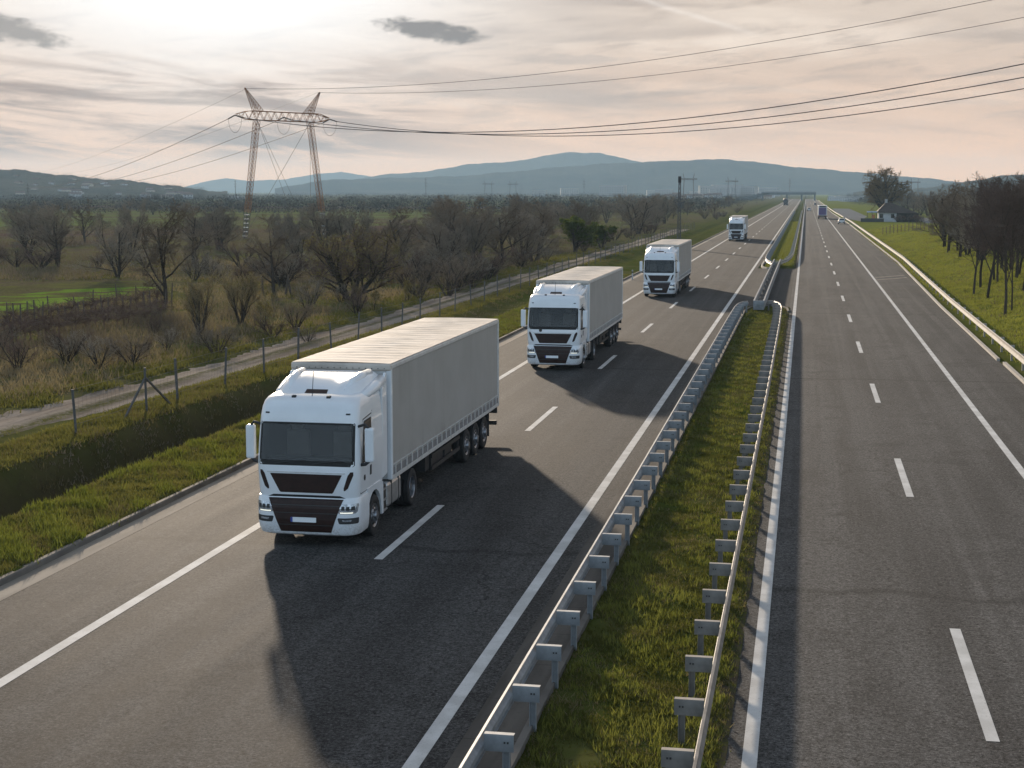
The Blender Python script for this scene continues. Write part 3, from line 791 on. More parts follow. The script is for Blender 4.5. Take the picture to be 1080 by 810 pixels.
def front_panel(tab, rows, off, thick=0.03, nu=12, nv=5):
    """rows: list of (z, x_left, x_right) from the bottom up; a plate that follows the front of the cab"""
    mb = MB(); zs = []
    for a, b in zip(rows, rows[1:]):
        for i in range(nv): k = i / nv; zs.append(tuple(p + (q - p) * k for p, q in zip(a, b)))
    zs.append(rows[-1]); nr = len(zs)
    for layer in (off, off - thick):
        for (z, xl, xr) in zs:
            for j in range(nu + 1):
                x = xl + (xr - xl) * j / nu; mb.v.append((x, surf_y(tab, x, z) - layer, z))
    w = nu + 1; base = nr * w
    for i in range(nr - 1):
        for j in range(nu):
            a = i * w + j; mb.f.append((a, a + 1, a + w + 1, a + w)); b = base + a; mb.f.append((b, b + w, b + w + 1, b + 1))
    edge = [i for i in range(w)] + [i * w + nu for i in range(1, nr)] + [(nr - 1) * w + j for j in range(nu - 1, -1, -1)] + [i * w for i in range(nr - 2, 0, -1)]
    for a, b in zip(edge, edge[1:] + edge[:1]): mb.f.append((a, base + a, base + b, b))
    return mb
def side_panel(s, poly, off, thick=0.03, hw=None):
    """poly in (y, z) on the side of the cab"""
    mb = MB(); n = len(poly)
    outer = [(s * ((hw if hw else lerp_tab(CAB, z)[1]) + off), y, z) for y, z in poly]
    inner = [(x - s * thick, y, z) for x, y, z in outer]
    mb.add(outer + inner, [tuple(range(n)), tuple(range(2 * n - 1, n - 1, -1))] + [(i, n + i, n + (i + 1) % n, (i + 1) % n) for i in range(n)])
    return mb

def wheel(parent, x, y, s, rad=0.50, w=0.30, dual=False, mats=('tyre', 'rim')):
    """s: +1 wheel on the +x side"""
    w2 = w * (2.05 if dual else 1.0)
    t = MB(); pr = [(-w2, rad * 0.55), (-w2, rad * 0.90), (-w2 + 0.03, rad * 0.97), (-w2 + 0.07, rad)]
    k = 5
    for i in range(k):                       # tread grooves
        a = -w2 + 0.07 + (w2 - 0.14) * i / k; b = -w2 + 0.07 + (w2 - 0.14) * (i + 1) / k
        pr += [(a + 0.006, rad), (b - 0.006, rad), (b - 0.004, rad - 0.015), (b + 0.004, rad - 0.015)]
    pr += [(-0.06, rad), (-0.02, rad * 0.965), (0.0, rad * 0.88), (-0.01, rad * 0.66), (-0.035, rad * 0.57)]
    t.lathe_x(pr, 0, 0, 0, 30, s); to = t.build('wheel', mats[0], parent, smooth=True, fixn=True)
    to.location = (x, y, rad)
    r = MB(); face = -0.14 if dual else -0.03
    pr = [(-0.03, rad * 0.58), (-0.012, rad * 0.57), (-0.03, rad * 0.53), (face, rad * 0.50), (face - 0.015, rad * 0.44), (face + 0.02, rad * 0.34), (face + 0.02, rad * 0.24), (face + 0.09, rad * 0.21), (face + 0.10, rad * 0.02), (face + 0.10, 0.0)]
    r.lathe_x(pr, 0, 0, 0, 24, s)
    for k in range(10):                      # wheel nuts
        a = 2 * PI * k / 10; cy, cz = rad * 0.29 * math.cos(a), rad * 0.29 * math.sin(a)
        x0, x1 = sorted((s * (face + 0.015), s * (face + 0.055))); r.box(x0, x1, cy - 0.016, cy + 0.016, cz - 0.016, cz + 0.016)
    r.build('rim', mats[1], to, fixn=True)
    h = MB()
    for k in range(8):                       # dark hand holes
        a = 2 * PI * (k + 0.5) / 8; cy, cz = rad * 0.41 * math.cos(a), rad * 0.41 * math.sin(a)
        x0, x1 = sorted((s * (face - 0.03), s * (face + 0.012))); h.box(x0, x1, cy - 0.028, cy + 0.028, cz - 0.028, cz + 0.028)
    h.build('rim_hole', 'plastic', to)
    return to

def make_truck(label, emblem=False, group='white lorries driving in convoy', P='paint', CUR='curtain', TARP='tarp'):
    T = thing('articulated_truck', label, 'lorry', group=group)
    cab = loft(CAB, CAB_BACK, hole=(1.95, 2.88)).build('cab', P, T, smooth=True, fixn=True)
    md = cab.modifiers.new('es', 'EDGE_SPLIT'); md.split_angle = R(38)
    # bumper with wheel arch: lofted front piece kept short
    b = loft(BUMP, 0.98, rb=0.03).build('bumper', 'paint_low' if P == 'paint' else P, T, smooth=True, fixn=True)
    md = b.modifiers.new('es', 'EDGE_SPLIT'); md.split_angle = R(38)
    front_panel(BUMP, [(0.36, -0.60, 0.60), (0.40, -0.62, 0.62), (1.05, -0.86, 0.86), (1.14, -0.90, 0.90)], 0.012).build('grille', 'grille', b, fixn=True)
    for zz in (0.52, 0.80, 0.98):
        wv = 0.60 + (zz - 0.36) * 0.36
        front_panel(BUMP, [(zz, -wv, wv), (zz + 0.018, -wv, wv)], 0.022, 0.02, nv=1).build('grille_bar', 'plastic', b, fixn=True)
    front_panel(BUMP, [(0.60, -0.30, 0.26), (0.71, -0.30, 0.26)], 0.032, 0.02, nv=1).build('number_plate', 'plate', b, fixn=True)
    front_panel(BUMP, [(0.60, -0.35, -0.303), (0.71, -0.35, -0.303)], 0.033, 0.02, nv=1).build('plate_band', 'blue', b, fixn=True)
    front_panel(BUMP, [(0.262, -0.72, 0.72), (0.34, -0.86, 0.86), (0.352, -0.86, 0.86)], 0.012, 0.02).build('lip', 'paint_low' if P == 'paint' else P, b, fixn=True)
    for s in (-1, 1):
        def rows(*q): return [(z, *(sorted((s * a, s * c)))) for z, a, c in q]
        hl = front_panel(BUMP, rows((0.82, 0.80, 1.17), (0.86, 0.77, 1.20), (1.00, 0.84, 1.22), (1.045, 0.88, 1.21)), 0.008, nu=10).build('headlight', 'headlight', b, fixn=True)
        front_panel(BUMP, rows((0.83, 0.84, 1.12), (0.852, 0.83, 1.12)), 0.016, 0.02, nu=10, nv=2).build('daytime_lamp', 'lit', hl, fixn=True)
        for k in range(3):
            xc = 0.90 + 0.11 * k
            front_panel(BUMP, rows((0.90, xc - 0.04, xc + 0.04), (0.99, xc - 0.035, xc + 0.035)), 0.014, 0.02, nu=4, nv=2).build('lamp_pod', 'plastic', hl, fixn=True)
        front_panel(BUMP, rows((0.58, 0.82, 1.20), (0.60, 0.80, 1.215), (0.70, 0.77, 1.22), (0.72, 0.79, 1.215)), 0.008, nu=10).build('fog_light', 'plastic', b, fixn=True)
        front_panel(BUMP, rows((0.64, 0.90, 1.08), (0.68, 0.88, 1.10)), 0.014, 0.02, nu=6, nv=1).build('fog_lens', 'headlight', b, fixn=True)
        front_panel(CAB, rows((1.34, 0.90, 0.93), (1.40, 0.90, 1.00), (1.70, 1.00, 1.12), (1.78, 1.06, 1.12)), 0.006, nu=5).build('air_slit', 'grille', cab, fixn=True)
        front_panel(CAB, rows((3.08, 0.92, 1.02), (3.115, 0.92, 1.02)), 0.008, 0.02, nu=4, nv=1).build('marker_lamp', 'plastic', cab, fixn=True)
    front_panel(CAB, [(1.155, -0.95, 0.95), (1.215, -0.80, 0.80)], 0.004, nv=2).build('front_seam', 'gap', cab, fixn=True)
    front_panel(CAB, [(1.27, -0.62, 0.62), (1.30, -0.65, 0.65), (1.68, -0.85, 0.85), (1.71, -0.86, 0.86)], 0.008).build('upper_grille', 'grille', cab, fixn=True)
    front_panel(CAB, [(1.735, -0.93, 0.93), (1.755, -0.94, 0.94)], 0.014, 0.02, nv=1).build('chrome_strip', 'trim', cab, fixn=True)
    # windscreen with its black surround, dash line and wipers
    for k, (rw, nv_) in enumerate((([(1.90, -1.12, 1.12), (1.93, -1.15, 1.15), (2.02, -1.15, 1.15)], 2), ([(2.84, -1.135, 1.135), (2.86, -1.135, 1.135), (2.89, -1.12, 1.12)], 2),
                     ([(2.02, -1.15, -1.09), (2.84, -1.135, -1.085)], 6), ([(2.02, 1.09, 1.15), (2.84, 1.085, 1.135)], 6))):
        front_panel(CAB, rw, 0.004, nu=24 if k < 2 else 3, nv=nv_).build('screen_surround', 'gap', cab, fixn=True)
    front_panel(CAB, [(2.015, -1.095, 1.095), (2.845, -1.09, 1.09)], 0.007, 0.008, nu=24).build('windscreen', 'glass', cab, fixn=True)
    ln = MB(); ln.box(-1.0, 1.0, 0.40, 1.9, 1.45, 2.98); ln.f.pop(2); ln.build('cab_lining', 'lining', cab)
    for sx in (-0.75, 0.15):
        mb = MB(); z0 = 1.945
        pts = [(sx, surf_y(CAB, sx, z0) - 0.03, z0), (sx + 0.35, surf_y(CAB, sx + .35, 2.0) - 0.03, 2.0), (sx + 0.72, surf_y(CAB, sx + .72, 2.03) - 0.03, 2.03)]
        mb.tube(pts, 0.012, 5); mb.build('wiper', 'plastic', cab)
    if emblem: front_panel(CAB, [(1.79, -0.62, -0.50), (1.85, -0.64, -0.48), (1.89, -0.60, -0.52)], 0.01, 0.02, nu=6, nv=2).build('emblem', 'plastic', cab, fixn=True)
    # roof deflector
    dmb = MB(); nu = 18; secs = []
    for (y, zt, hw) in ((0.66, 3.44, 0.88), (0.82, 3.51, 0.93), (1.05, 3.62, 0.99), (1.35, 3.73, 1.05), (1.7, 3.80, 1.10), (2.05, 3.83, 1.14), (2.62, 3.835, 1.16)):
        ring = []
        for j in range(nu + 1):
            u = -1 + 2 * j / nu; au = abs(u)
            dish = 0.05 * (1 - min(1, au / 0.55) ** 3) if y < 2 else 0.0
            fall = max(0.0, (au - 0.72) / 0.28)
            z = zt - dish - (zt - 3.36) * (1 - math.sqrt(max(0, 1 - fall ** 2))) if fall < 1 else 3.36
            yy = y + 0.30 * max(0, au - 0.5) if y < 1.0 else y
            ring.append((u * hw, yy, z))
        secs.append(ring)
    for r_ in secs: dmb.v += r_
    for i in range(len(secs) - 1):
        for j in range(nu):
            a = i * (nu + 1) + j; dmb.f.append((a, a + 1, a + nu + 2, a + nu + 1))
    bot = len(dmb.v)
    for r_ in secs: dmb.v += [(r_[0][0], r_[0][1], 3.30), (r_[-1][0], r_[-1][1], 3.30)]
    for i in range(len(secs) - 1):
        dmb.f.append((i * (nu + 1), (i + 1) * (nu + 1), bot + 2 * (i + 1), bot + 2 * i))
        dmb.f.append(((i + 1) * (nu + 1) + nu, i * (nu + 1) + nu, bot + 2 * i + 1, bot + 2 * (i + 1) + 1))
    k0 = len(dmb.v); dmb.v += [(r[0], secs[0][0][1], 3.38) for r in secs[0]]
    for j in range(nu): dmb.f.append((k0 + j, k0 + j + 1, j + 1, j))
    li = (len(secs) - 1) * (nu + 1)
    dmb.f.append(tuple(range(li, li + nu + 1)) + (bot + 2 * (len(secs) - 1) + 1, bot + 2 * (len(secs) - 1)))
    dfl = dmb.build('roof_deflector', P, T, smooth=True, fixn=True)
    md = dfl.modifiers.new('es', 'EDGE_SPLIT'); md.split_angle = R(42)
    mb = MB(); mb.add([(-0.40, 0.84, 3.478), (0.40, 0.84, 3.478), (0.44, 1.02, 3.562), (-0.44, 1.02, 3.562)], [(0, 1, 2, 3)])
    mb.add([(-0.40, 0.84, 3.44), (0.40, 0.84, 3.44), (0.44, 1.02, 3.52), (-0.44, 1.02, 3.52)], [(3, 2, 1, 0)]); mb.build('vent_slot', 'grille', dfl)
    for s in (-1, 1):                         # raised bulges of the deflector and lamps at its foot
        mb = MB(); pts = [(s * 0.66, 0.98, 3.51), (s * 0.74, 1.4, 3.70), (s * 0.80, 1.8, 3.77), (s * 0.84, 2.5, 3.80)]
        mb.tube(pts, [0.06, 0.11, 0.12, 0.10], 10); mb.build('deflector_bulge', P, dfl, smooth=True)
        mb = MB(); mb.box(s * 0.42 - 0.05, s * 0.42 + 0.05, 0.50, 0.60, 3.40, 3.475); mb.build('roof_lamp', 'plastic', cab, bevel=0.015)
    mb = MB(); mb.tube([(0, 0.60, 3.44), (0, 0.68, 3.80), (0, 0.74, 4.02)], 0.008, 5); mb.build('aerial', 'plastic', cab)
    # sides: door, window, handle, mirrors, extenders
    for s in (-1, 1):
        side_panel(s, [(0.36, 1.22), (0.36, 1.98), (0.62, 2.94), (1.36, 3.0), (1.36, 1.22)], 0.003, 0.02).build('door_seam', 'gap', cab, fixn=True)
        dr = side_panel(s, [(0.385, 1.24), (0.385, 1.98), (0.64, 2.915), (1.335, 2.975), (1.335, 1.24)], 0.008, 0.02).build('door', P, T, fixn=True)
        side_panel(s, [(0.46, 2.02), (0.50, 2.14), (0.68, 2.82), (0.72, 2.86), (1.22, 2.88), (1.25, 2.84), (1.25, 2.02), (1.22, 1.98), (0.5, 1.97)], 0.013, 0.02).build('door_window', 'glass_side', dr, fixn=True)
        side_panel(s, [(0.42, 1.96), (0.44, 2.02), (0.66, 2.86), (0.70, 2.89), (1.26, 2.91), (1.28, 2.86), (1.28, 1.98), (1.25, 1.93), (0.45, 1.93)], 0.0105, 0.02).build('window_rim', 'gap', dr, fixn=True)
        side_panel(s, [(1.10, 1.55), (1.10, 1.78), (1.20, 1.78), (1.20, 1.55)], 0.016, 0.02).build('door_handle', 'plastic', dr, fixn=True)
        side_panel(s, [(0.62, 1.50), (0.57, 1.56), (0.60, 1.63), (0.68, 1.63), (0.71, 1.56), (0.68, 1.50)], 0.014, 0.02).build('indicator', 'plastic', dr, fixn=True)
        side_panel(s, [(1.40, 1.24), (1.40, 3.05), (1.425, 3.05), (1.425, 1.24)], 0.003, 0.02).build('cab_seam', 'gap', cab, fixn=True)
        # side extender behind the cab
        mb = MB(); x0, x1 = sorted((s * 1.15, s * 1.215)); mb.prism([(2.30, 1.25), (2.30, 3.42), (2.62, 3.80), (2.72, 3.78), (2.72, 1.30)], 'x', x0, x1)
        mb.build('side_extender', P, T, bevel=0.02, fixn=True)
        # shoulder fairing between cab side and roof
        mb = MB(); mb.tube([(s * 0.98, 0.95, 3.36), (s * 1.06, 1.4, 3.42), (s * 1.10, 2.0, 3.52), (s * 1.10, 2.62, 3.62)], [0.05, 0.11, 0.14, 0.14], 10); mb.build('roof_shoulder', P, cab, smooth=True)
        # mirrors
        mr = MB(); xm = s * 1.44; mr.box(xm - 0.11, xm + 0.11, 0.30, 0.48, 1.98, 2.78)
        mo = mr.build('side_mirror', P, T, bevel=0.05)
        g = MB(); g.box(xm - 0.09, xm + 0.09, 0.478, 0.486, 2.04, 2.72); g.build('mirror_glass', 'glass_side', mo)
        a = MB(); a.tube([(s * 1.16, 0.36, 2.80), (s * 1.34, 0.34, 2.86), (xm, 0.38, 2.74)], 0.035, 8); a.build('mirror_arm', 'plastic', mo, smooth=True); a = MB(); a.tube([(s * 1.16, 0.36, 1.90), (s * 1.34, 0.36, 1.93), (xm, 0.38, 2.02)], 0.04, 8)
        a.build('mirror_arm', 'plastic', mo, smooth=True)
        # front wheel arch: mudguard panel, lower steps, skirt
        mb = MB(); poly = [(0.98, 0.40), (0.98, 1.10)]
        arc = [(1.48 + 0.60 * math.cos(t), 0.52 + 0.60 * math.sin(t)) for t in [R(180 - 18 * i) for i in range(11)]]
        outer = [(0.90, 0.52), (0.90, 1.24), (1.05, 1.26), (1.48, 1.26), (2.0, 1.24), (2.22, 1.16), (2.22, 0.40), (2.10, 0.40)]
        pl = arc + [(2.10, 0.40), (2.24, 0.40), (2.24, 1.16), (2.05, 1.25), (0.90, 1.25), (0.90, 0.52)]
        x0, x1 = sorted((s * 1.15, s * 1.235)); mb.prism(pl, 'x', x0, x1); mb.build('wheel_arch', P, T, fixn=True, bevel=0.0)
        mb = MB(); x0, x1 = sorted((s * 0.85, s * 1.14)); 
        for i in range(10):
            (ya, za), (yb, zb) = [(1.48 + 0.59 * math.cos(R(180 - 18 * q)), 0.52 + 0.59 * math.sin(R(180 - 18 * q))) for q in (i, i + 1)]
            mb.add([(x0, ya, za), (x1, ya, za), (x1, yb, zb), (x0, yb, zb)], [(0, 1, 2, 3)])
        mb.build('wheel_arch_liner', 'plastic', T)
        wheel(T, s * 1.24, 1.48, s)
        wheel(T, s * 1.24, 5.08, s, dual=True)
        # steps, tank, rear mudguard
        st = MB(); x0, x1 = sorted((s * 0.95, s * 1.20)); st.box(x0, x1, 2.28, 2.62, 0.36, 1.05); sto = st.build('battery_box', 'plastic', T, bevel=0.02)
        for zz in (0.42, 0.68, 0.94):
            t2 = MB(); x0, x1 = sorted((s * 1.0, s * 1.235)); t2.box(x0, x1, 2.30, 2.60, zz, zz + 0.035); t2.build('step', 'tank', sto)
        tk = MB(); x0, x1 = sorted((s * 0.60, s * 1.22)); pr = [(x0, 0.42), (x1, 0.42), (x1, 1.06), (x0, 1.06)]
        tk.prism(pr, 'y', 2.70, 4.02); tko = tk.build('fuel_tank', 'tank', T, bevel=0.09)
        for yy in (3.02, 3.68):
            bnd = MB(); x0, x1 = sorted((s * 0.59, s * 1.235)); bnd.box(x0, x1, yy, yy + 0.06, 0.405, 1.075); bnd.build('tank_strap', 'plastic', tko, bevel=0.03)
        mg = MB(); x0, x1 = sorted((s * 0.62, s * 1.22))
        q = [(5.08 + 0.62 * math.cos(R(t)), 0.52 + 0.62 * math.sin(R(t))) for t in (25, 45, 65, 90, 115, 135, 155)]
        for (ya, za), (yb, zb) in zip(q, q[1:]): mg.add([(x0, ya, za), (x1, ya, za), (x1, yb, zb), (x0, yb, zb)], [(0, 1, 2, 3)])
        mg.build('rear_mudguard', 'plastic', T)
    ch = MB(); ch.box(-0.45, 0.45, 1.0, 6.4, 0.62, 1.0); ch.box(-1.0, 1.0, 1.38, 1.58, 0.42, 0.60); ch.box(-0.9, 0.9, 4.98, 5.18, 0.42, 0.60); ch.box(-0.5, 0.5, 4.6, 5.6, 1.0, 1.14)
    ch.build('tractor_chassis', 'chassis', T)
    # ---- semi-trailer
    y0, y1, W2 = 2.90, 16.52, 1.275
    body = MB(); n = 40; rings = []
    zlev = (1.36, 1.9, 2.6, 3.3, 3.86)
    for iy in range(n + 1):                   # gently rippled curtain sides
        y = y0 + 0.10 + (y1 - 0.12 - y0 - 0.10) * iy / n
        rings.append([(-1, y), (1, y)])
    for s in (-1, 1):
        cm = MB(); w = len(zlev)
        for iy in range(n + 1):
            y = y0 + 0.10 + (y1 - 0.20 - y0) * iy / n
            for z in zlev:
                rp = 0.005 * math.sin(iy * 1.25 + s) * (1 if 1.4 < z < 3.8 else 0.2) + 0.004 * math.sin(iy * 0.37 + z)
                cm.v.append((s * (W2 - 0.02 + rp), y, z))
        for iy in range(n):
            for k in range(w - 1): a = iy * w + k; cm.f.append((a, a + 1, a + w + 1, a + w))
        co = cm.build('side_curtain', CUR, T, smooth=True)
        # band with the buckle straps along the lower edge
        bd = MB(); x0, x1 = sorted((s * (W2 - 0.035), s * (W2 - 0.002))); bd.box(x0, x1, y0 + 0.12, y1 - 0.12, 1.20, 1.365); bd.build('curtain_hem', 'strap', co)
        kb = MB(); x0, x1 = sorted((s * (W2 - 0.03), s * (W2 + 0.012)))
        for k in range(24):
            yk = y0 + 0.35 + k * 0.555; kb.box(x0, x1, yk - 0.035, yk + 0.035, 1.195, 1.46)
        kb.box(x0 , x1, y0 + 0.12, y1 - 0.12, 1.44, 1.462)
        kb.build('buckle_straps', 'trim', co)
        rv = MB(); x0, x1 = sorted((s * (W2 - 0.10), s * (W2 + 0.006))); rv.box(x0, x1, y0 + 0.02, y1 - 0.02, 1.08, 1.185); rv.build('side_rave', 'trim', T, bevel=0.008)
        tr = MB(); x0, x1 = sorted((s * (W2 - 0.10), s * (W2 + 0.010))); tr.box(x0, x1, y0 + 0.02, y1 - 0.02, 3.84, 3.965); tr.build('roof_rail', 'trim', T, bevel=0.03)
        for (ya, yb, nm) in ((y0 - 0.01, y0 + 0.13, 'front_post'), (y1 - 0.14, y1 + 0.01, 'rear_post')):
            pm = MB(); x0, x1 = sorted((s * (W2 - 0.13), s * (W2 + 0.008))); pm.box(x0, x1, ya, yb, 1.10, 3.92); pm.build(nm, 'paint' if nm == 'front_post' and P == 'paint' else 'trim', T, bevel=0.03)
        # side under-run guards
        for zz in (0.52, 0.86):
            g = MB(); x0, x1 = sorted((s * 1.16, s * 1.20)); g.box(x0, x1, 7.4, 10.9, zz, zz + 0.11); g.build('side_guard', 'chassis', T)
        g = MB(); x0, x1 = sorted((s * 1.10, s * 1.16))
        for yy in (7.45, 9.1, 10.8): g.box(x0, x1, yy, yy + 0.07, 0.5, 1.08)
        g.build('guard_post', 'chassis', T)
        for yy in (11.72, 13.02, 14.32): wheel(T, s * 1.24, yy, s, rad=0.52, w=0.36)
        lg = MB(); x0, x1 = sorted((s * 0.75, s * 0.90)); lg.box(x0, x1, 6.1, 6.3, 0.42, 1.1); x0, x1 = sorted((s * 0.70, s * 0.95)); lg.box(x0, x1, 6.05, 6.35, 0.38, 0.44); lg.build('landing_leg', 'chassis', T)
        mf = MB(); x0, x1 = sorted((s * 0.75, s * 1.24)); mf.box(x0, x1, 15.02, 15.05, 0.28, 1.05); mf.build('mudflap', 'plastic', T)
        tl_ = MB(); x0, x1 = sorted((s * 0.80, s * 1.20)); tl_.box(x0, x1, 16.50, 16.56, 0.86, 1.02); tl_.build('tail_light', 'red', T)
    fr = MB(); fr.box(-W2 + 0.02, W2 - 0.02, y0, y0 + 0.05, 1.10, 3.86); fr.build('front_wall', 'trim', T)
    fr = MB(); fr.box(-W2 - 0.01, W2 + 0.01, y0 - 0.05, y0 + 0.10, 3.80, 3.985); fo = fr.build('front_header', TARP, T, bevel=0.05)
    bl = MB()
    for k in range(15): xk = -1.12 + 0.16 * k; bl.box(xk - 0.012, xk + 0.012, y0 - 0.058, y0 - 0.048, 3.855, 3.875)
    bl.build('header_rivet', 'plastic', fo)
    dd = MB(); dd.box(-W2 + 0.02, W2 - 0.02, y1 - 0.05, y1, 1.12, 3.92); do = dd.build('rear_door', 'trim', T)
    lb = MB()
    for xx in (-0.95, -0.3, 0.3, 0.95): lb.box(xx - 0.018, xx + 0.018, y1, y1 + 0.04, 1.2, 3.85)
    lb.build('lock_rod', 'tank', do)
    rf = MB(); ny_, nx_ = 66, 6
    for i in range(ny_ + 1):                  # tarpaulin sagging between the roof bows
        y = y0 + 0.02 + (y1 - y0 - 0.04) * i / ny_
        for j in range(nx_ + 1):
            u = -1 + 2 * j / nx_
            z = 3.985 - 0.022 * math.sin(PI * (i % 3) / 3) * (1 - u * u) + 0.02 * (1 - u * u) + random.uniform(-0.004, 0.004)
            rf.v.append((u * (W2 - 0.01), y, z))
    for i in range(ny_):
        for j in range(nx_): a = i * (nx_ + 1) + j; rf.f.append((a, a + 1, a + nx_ + 2, a + nx_ + 1))
    rf.build('roof_tarpaulin', TARP, T)
    fl = MB(); fl.box(-W2 + 0.1, W2 - 0.1, y0 + 0.05, y1 - 0.05, 1.05, 1.16); fl.box(-0.55, -0.40, y0 + 0.3, y1 - 0.3, 0.80, 1.05); fl.box(0.40, 0.55, y0 + 0.3, y1 - 0.3, 0.80, 1.05)
    for yy in (11.72, 13.02, 14.32): fl.box(-1.0, 1.0, yy - 0.07, yy + 0.07, 0.45, 0.60)
    fl.box(-1.1, 1.1, 7.0, 10.2, 0.55, 0.98)
    fl.build('trailer_chassis', 'chassis', T)
    bb = MB(); bb.box(-1.22, 1.22, 16.30, 16.44, 0.46, 0.60); bb.box(-0.5, -0.4, 16.1, 16.3, 0.5, 1.05); bb.box(0.4, 0.5, 16.1, 16.3, 0.5, 1.05); bb.box(-1.22, 1.22, 16.40, 16.50, 0.84, 1.04); bb.build('rear_bar', 'chassis', T)
    # interior seen through the windscreen
    it = MB(); it.box(-1.05, 1.05, 0.42, 0.75, 1.70, 2.02); it.build('dashboard', 'plastic', cab)
    it = MB(); it.box(0.30, 0.85, 1.2, 1.38, 1.6, 2.55); it.box(0.42, 0.73, 1.22, 1.34, 2.56, 2.78); it.box(-0.85, -0.30, 1.2, 1.38, 1.6, 2.55); it.box(-0.73, -0.42, 1.22, 1.34, 2.56, 2.78); it.build('cab_seat', 'seat', cab, bevel=0.04)
    return T
truck1 = make_truck('white lorry with long pale curtain-sided trailer, nearest and biggest of the convoy')
truck1.location = (-11.20, 33.46, 0)
truck2 = copy_tree(truck1); truck2.location = (-11.25, 69.3, 0)
truck2['label'] = 'white lorry with a small round dark emblem under its windscreen, second in the convoy'
for c in kids(truck2):
    if c.name.startswith('cab') and c.name.split('.')[0] == 'cab':
        front_panel(CAB, [(1.79, -0.62, -0.54), (1.83, -0.65, -0.51), (1.89, -0.65, -0.51), (1.93, -0.62, -0.54)], 0.01, 0.02, nu=6, nv=2).build('emblem', 'plastic', c, fixn=True)
truck3 = copy_tree(truck1); truck3.location = (-11.05, 119.2, 0)
truck3['label'] = 'white lorry third in the convoy, beside the median opening'
truck4 = copy_tree(truck1); truck4.location = (-11.2, 256.5, 0)
truck4['label'] = 'small white lorry fourth in the convoy, farthest of the white ones'
far_truck = make_truck('tiny dark lorry far off on the left carriageway near the horizon', group=None, P='dark_paint', CUR='dark_paint', TARP='dark_paint')
far_truck.location = (-11.6, 900, 0)

# ------------------------------------------------------------------ bare trees
def grow(seed, height, r0, spread=0.75, limbs=7, lv=(6, 6, 5), rise=0.25, clear=0.25, stems=1, droop=0.0, twig=0.018, bud=0, budsize=0.06, width=1.0, stem_lean=0.25):
    """returns (trunk MB, crown MB): a tapered trunk with limbs, then finer boughs and twigs (and buds)"""
    rnd = random.Random(seed); T, C, Bd = MB(), MB(), MB()
    def rv(): return Vector((rnd.uniform(-1, 1), rnd.uniform(-1, 1), rnd.uniform(-1, 1)))
    def branch(p, d, L, r, level):
        n = 4 if level < 2 else (3 if level == 2 else 2)
        pts, rads = [p.copy()], [r]; q = p.copy(); dd = d.copy()
        for i in range(n):
            dd = (dd + rv() * (0.22 if level else 0.10) + Vector((0, 0, rise * (0.5 if level else 0.2) - (droop if level > 1 else 0)))).normalized()
            q = q + dd * (L / n); pts.append(q.copy()); rads.append(max(r * (1 - (i + 1) / n * (0.62 if level < 3 else 0.75)), twig * 0.45))
        (T if level < 2 else C).tube(pts, rads, 7 if level == 0 else (5 if level == 1 else 3), cap=False)
        if level - 1 >= len(lv):
            if bud:
                for k in range(bud):
                    c = pts[rnd.randint(1, len(pts) - 1)] + rv() * 0.16
                    a = rv().normalized() * budsize; b = rv().normalized() * budsize
                    Bd.add([c - a, c + b, c + a, c - b], [(0, 1, 2, 3)])
            return
        cnt = limbs if level == 0 else lv[level - 1]
        lo = clear if level == 0 else 0.22
        for k in range(cnt):
            t = lo + (1 - lo) * ((k + rnd.random() * 0.8) / cnt); t = min(t, 1.0)
            fi = t * n; i = min(int(fi), n - 1); s = pts[i].lerp(pts[i + 1], fi - i); rr = rads[i] + (rads[i + 1] - rads[i]) * (fi - i)
            ang = rnd.uniform(0, 2 * PI) + k * 2.4
            side = Vector((math.cos(ang), math.sin(ang), 0)); ax = (pts[i + 1] - pts[i]).normalized()
            side = (side - ax * side.dot(ax)); side = side.normalized() if side.length > 1e-3 else Vector((1, 0, 0))
            sp = spread * rnd.uniform(0.7, 1.25)
            nd = (ax * math.cos(sp) + side * math.sin(sp) * width).normalized()
            nl = L * (0.62 if level == 0 else 0.55) * rnd.uniform(0.7, 1.15) * (1.15 - 0.5 * t)
            branch(s, nd, nl, max(rr * 0.55, twig), level + 1)
    for st in range(stems):
        a = 2 * PI * st / stems + rnd.random()
        d = Vector((math.cos(a) * stem_lean, math.sin(a) * stem_lean, 1)).normalized() if stems > 1 else Vector((rnd.uniform(-.06, .06), rnd.uniform(-.06, .06), 1)).normalized()
        off = Vector((math.cos(a) * r0 * 0.8, math.sin(a) * r0 * 0.8, -0.15)) if stems > 1 else Vector((0, 0, -0.15))
        branch(off, d, height * 0.72 * rnd.uniform(0.85, 1.05), r0, 0)
    return T, C, Bd

class Kind:
    """meshes of one kind of tree; every tree of that kind is its own object with its own parts"""
    def __init__(s, name, mats, scale_to, **kw):
        T, C, Bd = grow(**kw)
        zmax = max(v[2] for v in C.v) or 1.0; f = scale_to / zmax
        for m_ in (T, C, Bd): m_.v = [(x * f, y * f, z * f) for x, y, z in m_.v]
        s.name = name
        s.t = T.mesh(name + '_trunk', mats[0], True); s.c = C.mesh(name + '_crown', mats[1])
        s.b = Bd.mesh(name + '_buds', mats[2]) if Bd.v and len(mats) > 2 else None
        s.h = scale_to
    def place(s, p, h, label, cat='tree', group=None, rz=None, wx=1.0, rnd=random):
        o = thing(s.name, label, cat, p, rnd.uniform(0, 6.28) if rz is None else rz, group)
        k = h / s.h; o.scale = (k * wx, k * wx, k)
        link('trunk', s.t, o); c = link('crown', s.c, o)
        if s.b: link('buds', s.b, c)
        return o
K = {}
